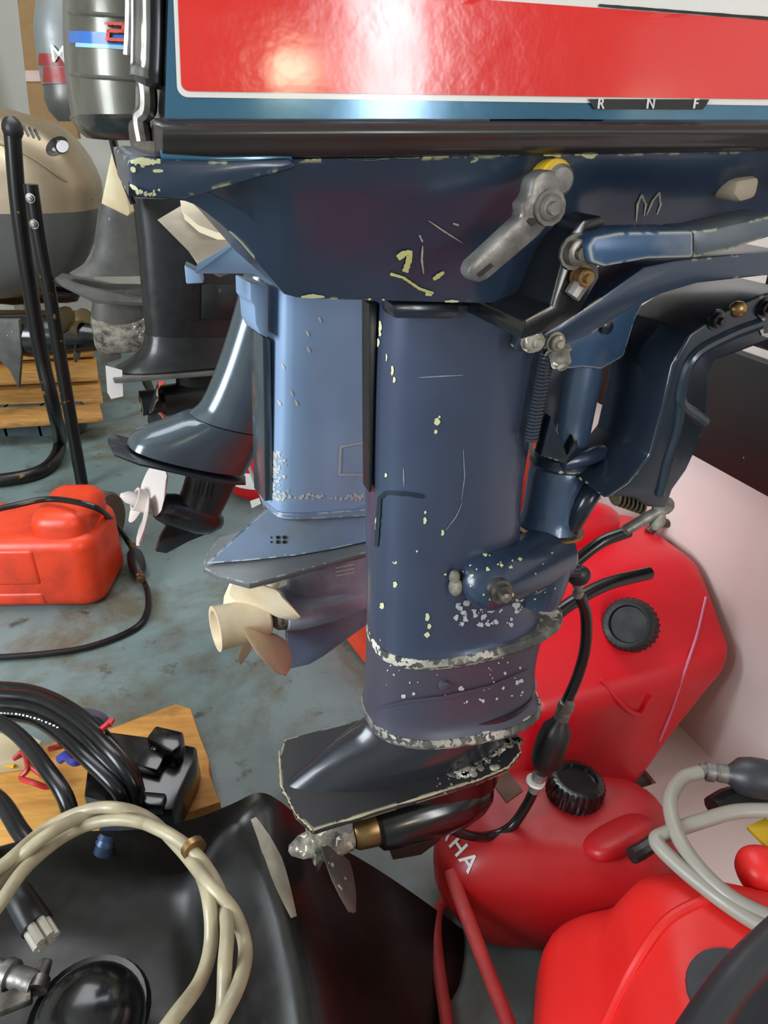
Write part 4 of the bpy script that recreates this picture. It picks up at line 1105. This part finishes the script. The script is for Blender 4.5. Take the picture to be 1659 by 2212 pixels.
MB().lathe(p - n * .03, n, [(0, .034), (.03, .034), (.032, .03)], 32).build('cap_collar', tank1m, tk)
mb = MB()
for pts in ([(1296, 1468), (1340, 1520), (1378, 1540), (1402, 1502)], ):
    P = [hit(t1, *q)[0] for q in pts]; mb.tube(cr([q for q in P if q], 4), .005, 10)
mb.build('moulded_ridge', tank1m, tk)
P = [hit(t1, *q) for q in ((1524, 1238), (1524, 1290), (1505, 1370), (1478, 1450), (1448, 1540), (1424, 1600), (1400, 1672))]
MB().tube(cr([p + n * .0005 for p, n in P if p], 5), .0022, 8).build('seam', pinkline, tk, label='pale moulding seam')
mb = MB(); mb.ball(A.w((.47, -.36, .375)), (.10, .035, .05), Matrix.Rotation(A.yaw, 3, 'Z'), 14, .8); mb.build('handle', tank1m, tk)

c2 = Vector((.232, .650, 0)); r2 = radians(-6)
t2k = thing('fuel_tank', 'dark red fuel tank with white lettering, between the navy motor and the front tank', 'fuel tank', c2)
rows = []
for z, w, d, r, dx in ((0, .22, .14, .05, .02), (.006, .245, .155, .055, .015), (.03, .28, .175, .06, .008), (.08, .315, .188, .065, 0), (.12, .325, .19, .065, 0), (.15, .318, .184, .06, 0), (.172, .29, .165, .055, .004), (.188, .25, .135, .05, .008), (.195, .21, .10, .04, .01), (.196, .12, .06, .03, .01)):
    rows.append(rrect(c2.x + dx, c2.y, w, d, r, r2, z, 6))
b2 = MB().grid(refine(rows, 1, 3), True, True).build('body', tank2m, t2k, ang=60)
tt2 = bvh(b2)
p, n = hit(tt2, 1240, 1712)
if p is None: p, n = Z(1240, 1712, .2), Vector((0, 0, 1))
ribcap(p, (n + Vector((.15, .1, .2))).normalized(), .038, .026, blkgloss, t2k)
MB().ball(Z(1338, 1808, .196), (.052, .026, .014), Matrix.Rotation(radians(28), 3, 'Z') @ Matrix.Rotation(radians(-25), 3, 'X'), 14, .7).build('spout_lug', tank2m, t2k, ang=60)
pts = [hit(tt2, x, y) for x, y in ((966, 1790), (990, 1828), (1014, 1860))]
for ch, (x, y) in zip('AHA', ((969, 1797), (990, 1829), (1013, 1862))):
    p, n = hit(tt2, x, y); q, _ = hit(tt2, x + 9, y + 13)
    if p and q: text('letter', ch, .030, frameM(p + n * .0015, q - p, n.cross(q - p)), white_txt, t2k, .0006)
mb = MB(); stroke(mb, tt2, [(1075, 1672), (1112, 1722)], 44, .0012, 8, jit=False); mb.build('warning_label', paint('brown_label', (92, 58, 40), .6), t2k)

c3 = Vector((.405, .368, 0)); r3 = radians(-14)
t3k = thing('fuel_tank', 'light red fuel tank with a carrying handle, nearest at the lower right', 'fuel tank', c3)
rows = []
for z, w, d, r, dx in ((0, .40, .25, .05, -.025), (.006, .42, .27, .055, -.025), (.03, .435, .285, .06, -.025), (.11, .435, .285, .06, -.025), (.14, .42, .283, .06, -.018), (.17, .375, .28, .06, .0), (.215, .35, .28, .06, .005), (.25, .32, .26, .055, .0), (.276, .27, .22, .05, .0), (.284, .22, .17, .04, .0), (.286, .15, .10, .03, .0)):
    rows.append(rrect(c3.x + dx, c3.y, w, d, r, r3, z, 6))
b3 = MB().grid(refine(rows, 1, 3), True, True).build('body', tank3m, t3k, ang=60)
t3 = bvh(b3)
mb = MB()
for pts in ([(1310, 2212), (1370, 2090), (1440, 1990), (1530, 1940)], ):
    P = [hit(t3, *q)[0] for q in pts]; mb.tube(cr([q for q in P if q], 5), .006, 10)
if mb.f: mb.build('moulded_ridge', tank3m, t3k)
MB().ball(Z(1645, 1880, .27), (.026, .026, .022), n=12, k=.8).build('vent_knob', tank3m, t3k)
p, n = hit(t3, 1590, 2150)
if p: MB().lathe(p - n * .002, n, [(0, .044), (.004, .043), (.0045, .02)], 28).build('handle_recess', plastic_dk, t3k)
tb = thing('grey_tube', 'thick charcoal tube crossing the lower right corner', 'tube', Z(1600, 2120, 0))
MB().tube(cr([Z(1470, 2290, .34), Z(1540, 2180, .345), Z(1610, 2090, .35), Z(1720, 1985, .35)], 5), .016, 16).build('tube', plastic_dk, tb)

# hoses at the right
bh = thing('fuel_hose', 'black fuel hose with a primer bulb hanging beside the navy motor', 'hose', A.p(1190, 1610, -.05))
TH = .015
MB().ball(A.p(1250, 1243, TH), (.013, .010, .012), n=10).build('connector', rubber, bh)
MB().lathe(A.p(1248, 1256, TH), A.p(1250, 1300, TH) - A.p(1248, 1256, TH), [(0, .006), (.006, .006), (.007, .004), (.012, .004), (.013, .006), (.02, .006)], 14).build('hose_fitting', zinc, bh)
MB().tube(cr([A.p(x, y, TH) for x, y in ((1252, 1285), (1266, 1330), (1264, 1400), (1248, 1460), (1226, 1512))], 6), .0065, 12).build('hose', hoseblk, bh)
bulb(A.p(1212, 1552, TH), A.p(1168, 1668, TH), .0195, rubber, bh)
MB().tube(cr([A.p(x, y, TH + k) for x, y, k in ((1158, 1695, 0), (1140, 1735, 0), (1105, 1785, 0), (1060, 1806, 0), (1015, 1806, .008), (975, 1790, .004), (950, 1772, 0))], 6), .0065, 12).build('hose', hoseblk, bh)
MB().lathe(A.p(1158, 1685, TH), A.p(1146, 1715, TH) - A.p(1158, 1685, TH), [(0, .012), (.004, .012), (.005, .007), (.009, .007)], 14).build('white_ring', decal_white, bh)
h2 = thing('fuel_hose', 'glossy black hose arching from behind the navy motor across the tall red tank', 'hose', A.p(1280, 1280, -.08))
MB().tube(cr([A.p(x, y, t) for x, y, t in ((1120, 1400, -.05), (1160, 1362, -.06), (1230, 1305, -.07), (1310, 1262, -.085), (1402, 1238, -.10))], 6), .0088, 12).build('hose', hoseblk, h2)
h3 = thing('fuel_hose', 'short black hose between the motor bracket and the tall red tank', 'hose', A.p(1280, 1180, -.05))
MB().tube(cr([A.p(x, y, -.055) for x, y in ((1215, 1240), (1245, 1212), (1300, 1170), (1358, 1148))], 5), .0075, 12).build('hose', hoseblk, h3)
h4 = thing('fuel_hose', 'dark hose loop standing behind the top of the tall red tank', 'hose', A.p(1460, 1150, -.3))
MB().tube(cr([A.p(x, y, -.33) for x, y in ((1400, 1150), (1430, 1130), (1470, 1140), (1500, 1165), (1506, 1205))], 5), .008, 12).build('hose', paint('dark_brown_hose', (66, 50, 40), .4), h4)
gh = thing('fuel_hose', 'coiled grey fuel hose with a charcoal primer bulb lying over the front red tank', 'hose', Z(1520, 1880, .27))
ZZ = .300
MB().tube(cr([Z(x, y, z) for x, y, z in ((1512, 1668, ZZ), (1474, 1682, ZZ), (1448, 1726, ZZ), (1458, 1790, ZZ), (1490, 1850, ZZ), (1545, 1912, ZZ), (1610, 1958, ZZ), (1720, 2005, ZZ))], 6), .0085, 12).build('hose', greyhose, gh)
MB().tube(cr([Z(x, y, z) for x, y, z in ((1720, 1752, .296), (1600, 1752, .296), (1520, 1772, .295), (1440, 1800, .294), (1418, 1818, .294), (1462, 1866, .294), (1540, 1930, .296), (1620, 1985, .297), (1720, 2040, .298))], 6), .0085, 12).build('hose', greyhose, gh)
bulb(Z(1570, 1672, ZZ), Z(1700, 1690, ZZ), .024, plastic_dk, gh)
mb = MB(); mb.tube(cr([Z(1540, 1745, .262), Z(1580, 1725, .265), Z(1640, 1730, .265), Z(1720, 1735, .265)], 4), .014, 10)
tag(mb.build('black_clip', rubber), 'black rubber clip under the grey primer bulb', 'clip')
tag(MB().box(Z(1655, 1800, .262), (.03, .03, .006), .4).build('yellow_tape', yellowm, bevel=.001), 'scrap of yellow tape beside the grey hose', 'tape')
mb = MB(); mb.tube(cr([Z(1365, 1848, .235), Z(1385, 1838, .235), Z(1412, 1820, .24)], 3), .010, 10)
tag(mb.build('hose_connector', rubber), 'small black hose connector between the dark and the front red tank', 'connector')
# faded red cord loops on the floor
cd = thing('cord', 'faded red cord lying in a narrow loop beside the dark red tank', 'cord', Z(1000, 2000, 0))
MB().tube(cr([Z(x, y, z) for x, y, z in ((975, 2330, .02), (965, 2212, .02), (948, 2090, .02), (942, 2010, .02), (950, 1962, .018), (972, 1945, .016), (1000, 1950, .014), (1040, 1990, .012))], 6), .0085, 12).build('cord_strand', cordm, cd)
MB().tube(cr([Z(x, y, z) for x, y, z in ((975, 1880, .15), (990, 1930, .14), (1020, 2010, .12), (1058, 2110, .09), (1098, 2212, .06), (1140, 2330, .02))], 6), .0095, 12).build('cord_strand', cordm, cd)

# ================================================================== lower left
pw = thing('plywood_board', 'golden plywood board on the floor at the lower left', 'board', Z(300, 1650, 0))
q = [Z(x, y, .045) for x, y in ((-90, 1655), (240, 1572), (380, 1519), (412, 1530), (432, 1590), (452, 1640), (452, 1668), (476, 1732), (300, 1790), (100, 1800), (-90, 1850))]
MB().prism(q, [p * 1 - Vector((0, 0, .043)) for p in q]).build('board', plym, pw, bevel=.003)
pw2 = tag(MB().prism([Z(x, y, .07) for x, y in ((-90, 1580), (60, 1585), (90, 1600), (60, 1640), (-90, 1660))], [Z(x, y, .07) - Vector((0, 0, .024)) for x, y in ((-90, 1580), (60, 1585), (90, 1600), (60, 1640), (-90, 1660))]).build('wood_offcut', paint('pale_wood', (214, 196, 158), .7), bevel=.002), 'pale wood offcut beside the golden plywood board', 'wood')
bx = thing('remote_control_box', 'black boat control box standing on the golden plywood board', 'control box', Z(330, 1660, .045))
def zprism(pts, z1, z0): return MB().prism([Z(x, y, z1) for x, y in pts], [Vector((p.x, p.y, z0)) for p in (Z(x, y, z1) for x, y in pts)])
zprism([(228, 1578), (318, 1590), (425, 1612), (420, 1645), (372, 1748), (300, 1752), (180, 1720), (190, 1640)], .11, .046).build('housing', blkgloss, bx, bevel=.005)
zprism([(316, 1592), (336, 1566), (396, 1580), (390, 1612), (372, 1624)], .145, .10).build('lever_hub', blkgloss, bx, bevel=.004)
zprism([(292, 1650), (318, 1598), (364, 1616), (340, 1664)], .128, .10).build('raised_block', blkgloss, bx, bevel=.003)
zprism([(230, 1700), (360, 1712), (350, 1740), (220, 1735)], .122, .10).build('front_ledge', blkgloss, bx, bevel=.004)
p = Z(332, 1616, .1285); MB().lathe(p, (0, 0, 1), [(0, .004), (.0012, .003)], 10).build('screw', chrome, bx)
cabs = [[(-60, 1482, .15), (60, 1490, .17), (150, 1528, .18), (225, 1590, .18), (282, 1660, .16), (300, 1712, .13)],
        [(-60, 1500, .16), (70, 1508, .18), (160, 1552, .19), (240, 1625, .19), (288, 1690, .16), (296, 1730, .13)],
        [(-60, 1520, .15), (60, 1528, .17), (140, 1562, .18), (210, 1626, .18), (262, 1684, .16), (280, 1724, .13)],
        [(-60, 1540, .15), (50, 1546, .16), (110, 1572, .17), (180, 1632, .18), (250, 1700, .16), (272, 1740, .13)],
        [(-60, 1556, .16), (0, 1562, .17), (50, 1598, .18), (100, 1660, .19), (140, 1720, .18), (160, 1790, .15)],
        [(-60, 1690, .17), (0, 1730, .19), (40, 1790, .20), (70, 1830, .20)]]
lb = ['topmost strand of the thick black control cables arching over the box', 'second strand down of the black control cables', 'third strand down of the black control cables', 'lowest arching strand of the black control cables, with white print', 'black cable dropping steeply in front of the red wires', 'black cable at the left edge behind the beige hose']
for i, pts in enumerate(cabs):
    t = thing('control_cable', lb[i], 'cable', Z(*pts[2]), group='black control cables')
    o = MB().tube(cr([Z(*q) for q in pts], 6), .0115 if i else .010, 12).build('cable', hoseblk, t)
    if i == 3:
        tr = bvh(o); mb = MB()
        for k in range(16):
            f = k / 16; x = 0 + f * 130; y = 1540 + 30 * f * f * 1.2; stroke(mb, tr, [(x, y), (x + random.uniform(3, 6), y + .5)], 3.5, .0006, 3)
        if mb.f: mb.build('cable_print', white_txt, t)['kind'] = 'stuff'
for nm, m, lab, pts in (('red_wire', redwire, 'tangle of thin red wires on the plywood board', ((30, 1640, .07), (50, 1625, .08), (60, 1660, .08), (45, 1680, .07), (70, 1690, .08), (100, 1700, .07), (110, 1690, .07), (60, 1650, .08), (75, 1640, .08))),
                        ('red_wire', redwire, 'short red wire crossing under the black cables', ((108, 1618, .16), (130, 1612, .17), (150, 1606, .16), (170, 1600, .14))),
                        ('red_wire', redwire, 'bent red wire end beside the purple cable', ((218, 1576, .2), (228, 1568, .2), (242, 1555, .2), (236, 1566, .2))),
                        ('blue_wire', bluewire, 'twisted blue wires under the black cables', ((130, 1640, .12), (145, 1632, .13), (160, 1645, .13), (180, 1640, .13), (200, 1655, .12), (215, 1650, .12), (190, 1662, .12))),
                        ('grey_wire', paint('purple_grey', (92, 86, 106), .4), 'purple-grey cable loop behind the black cables', ((150, 1548, .15), (180, 1540, .16), (215, 1548, .16), (228, 1560, .15)))):
    w = .0045 if nm == 'red_wire' else .008
    tag(MB().tube(cr([Z(*q) for q in pts], 5), w, 8).build(nm, m), lab, 'wire')
tag(MB().tube([Z(-40, 1645, .06), Z(32, 1655, .06)], .004, 8).build('brass_rod', yellowm), 'thin brass rod at the left edge above the plywood', 'rod')

# big black moulded cover
cv = [[(-80, 1850, .20), (120, 1800, .22), (300, 1792, .24), (420, 1768, .26), (500, 1737, .275), (560, 1712, .275), (612, 1736, .25), (690, 1804, .17), (800, 1868, .09), (900, 1935, .045), (1000, 2008, .006)],
      [(-80, 1930, .18), (120, 1900, .16), (300, 1895, .15), (420, 1872, .17), (490, 1800, .235), (556, 1756, .262), (616, 1780, .245), (700, 1860, .16), (800, 1920, .08), (905, 1985, .04), (1004, 2045, .006)],
      [(-80, 2000, .15), (120, 1985, .13), (300, 1985, .12), (410, 1960, .13), (480, 1900, .20), (570, 1850, .255), (640, 1870, .225), (715, 1930, .14), (810, 1985, .07), (910, 2040, .035), (1000, 2085, .006)],
      [(-80, 2090, .14), (120, 2080, .12), (300, 2080, .11), (420, 2060, .12), (510, 2010, .19), (610, 1970, .24), (680, 1975, .20), (745, 2020, .13), (820, 2070, .065), (905, 2110, .03), (990, 2130, .006)],
      [(-80, 2240, .13), (120, 2240, .12), (300, 2240, .11), (440, 2220, .12), (550, 2180, .18), (650, 2140, .22), (720, 2140, .19), (780, 2160, .12), (840, 2190, .06), (890, 2205, .03), (950, 2215, .006)],
      [(-80, 2420, .13), (120, 2420, .12), (300, 2420, .11), (470, 2420, .12), (580, 2420, .17), (690, 2420, .19), (760, 2420, .17), (810, 2420, .12), (850, 2420, .06), (890, 2420, .03), (930, 2420, .006)]]
cvr = refine([[Z(*q) for q in r] for r in cv], 4, 4)
bc = thing('moulded_cover', 'large black moulded plastic cover with a scuffed grey streak, on the floor at bottom', 'cover', Z(600, 1950, 0))
mb = MB(); mb.grid(cvr)
edge = [r for r in cvr[0]] + [r[-1] for r in cvr[1:]] + list(reversed(cvr[-1][:-1])) + [r[0] for r in reversed(cvr[1:-1])]
mb.grid([edge, [Vector((p.x, p.y, 0.001)) for p in edge]], True)
cvo = mb.build('shell', blackcover, bc, ang=70)
tc_ = bvh(cvo)
mb = MB(); stroke(mb, tc_, [(548, 1768), (570, 1810), (592, 1860), (612, 1920), (634, 1982)], 34, .0009, 6, True, False); mb.build('scuff_streak', streakm, bc, label='long scuffed grey streak')
mb = MB()
P = [hit(tc_, x, y) for x, y in ((385, 1800), (420, 1822), (450, 1828))]
# things lying in the lower left on the cover
hc = thing('hose_coil', 'loosely coiled beige hose lying on the black cover', 'hose', Z(250, 1990, .2))
ZH = .285
path = [(330, 2260), (378, 2195), (432, 2120), (455, 2040), (452, 1950), (430, 1880), (385, 1815), (310, 1778), (230, 1772), (150, 1800), (70, 1860), (15, 1930), (-50, 2050), (-20, 2280), (200, 2380), (430, 2320), (478, 2200), (486, 2080), (490, 1990), (470, 1915), (420, 1842), (350, 1795), (260, 1762), (180, 1764), (90, 1812), (20, 1880), (-40, 1960), (-110, 2120), (-60, 2320), (-130, 2100), (-60, 1930), (20, 1858), (100, 1790), (180, 1752), (250, 1745), (320, 1768), (390, 1834), (450, 1908), (504, 1968), (530, 2045), (518, 2120), (482, 2195), (430, 2290)]
MB().tube(cr([Z(x, y, ZH + .012 * sin(i * 1.9) - .0 + (.0 if i < 15 else .004)) for i, (x, y) in enumerate(path)], 6), .0072, 12).build('hose', beigehose, hc)
MB().lathe(Z(418, 1832, ZH + .01), Z(430, 1850, ZH) - Z(418, 1832, ZH), [(-.004, .0135), (.004, .0135)], 12).build('tie', brass, hc)
pg = thing('cable_plug', 'black cable plug with bright metal prongs, at the left on the cover', 'plug', Z(70, 1980, .2))
p0, p1, p2 = Z(28, 1915, .24), Z(80, 2000, .23), Z(102, 2036, .225)
MB().lathe(p0, p1 - p0, [(0, .010), (.01, .015), (.03, .016), (.05, .017), ((p1 - p0).length, .017)], 18).build('plug_body', rubber, pg)
d = (p2 - p1).normalized(); sx = d.cross(Vector((0, 0, 1))).normalized(); sy = d.cross(sx)
for i in range(6):
    a = 2 * pi * i / 6; MB().tube([p1 + sx * .010 * cos(a) + sy * .010 * sin(a) - d * .002, p1 + sx * .010 * cos(a) + sy * .010 * sin(a) + d * .022], .0048, 8).build('prong', paint('bright_prong', (214, 208, 194), .35, .3) if 'bright_prong' not in MATS else MATS['bright_prong'], pg)
MB().tube(cr([Z(-60, 1850, .2), Z(-10, 1870, .23), p0], 4), .010, 12).build('cord', hoseblk, pg)
dm = thing('black_dome', 'glossy black dome with a bright highlight at the bottom left corner', 'dome', Z(190, 2190, .15))
MB().ball(Z(195, 2205, .19), (.055, .055, .045), n=16).build('dome', blkgloss, dm)
MB().lathe(Z(195, 2205, .16), (0, 0, 1), [(0, .062), (.008, .064), (.016, .06)], 32).build('rim', hoseblk, dm)
ft_ = thing('hose_fitting', 'grey metal hose fitting with a clamp at the bottom left edge', 'fitting', Z(40, 2110, .2))
MB().lathe(Z(-40, 2085, .2), Z(60, 2120, .2) - Z(-40, 2085, .2), [(0, .012), (.03, .012), (.031, .016), (.04, .016), (.041, .012), (.07, .013)], 16).build('pipe', zinc, ft_)
MB().lathe(Z(78, 2140, .2), Z(98, 2080, .2) - Z(78, 2140, .2), [(0, .011), (.012, .011), (.013, .008), (.03, .007)], 14).build('nipple', steel, ft_)
MB().box(Z(30, 2160, .2), (.035, .02, .01), .4).build('clamp', steel, ft_, bevel=.002)
bf = thing('blue_fitting', 'ribbed steel-blue fitting seen through the top of the beige hose coil', 'fitting', Z(230, 1810, .2))
MB().lathe(Z(236, 1795, .22), Z(226, 1830, .2) - Z(236, 1795, .22), [(0, .012), (.008, .013), (.009, .011), (.016, .013), (.017, .011), (.03, .012)], 16).build('body', tealfit, bf)
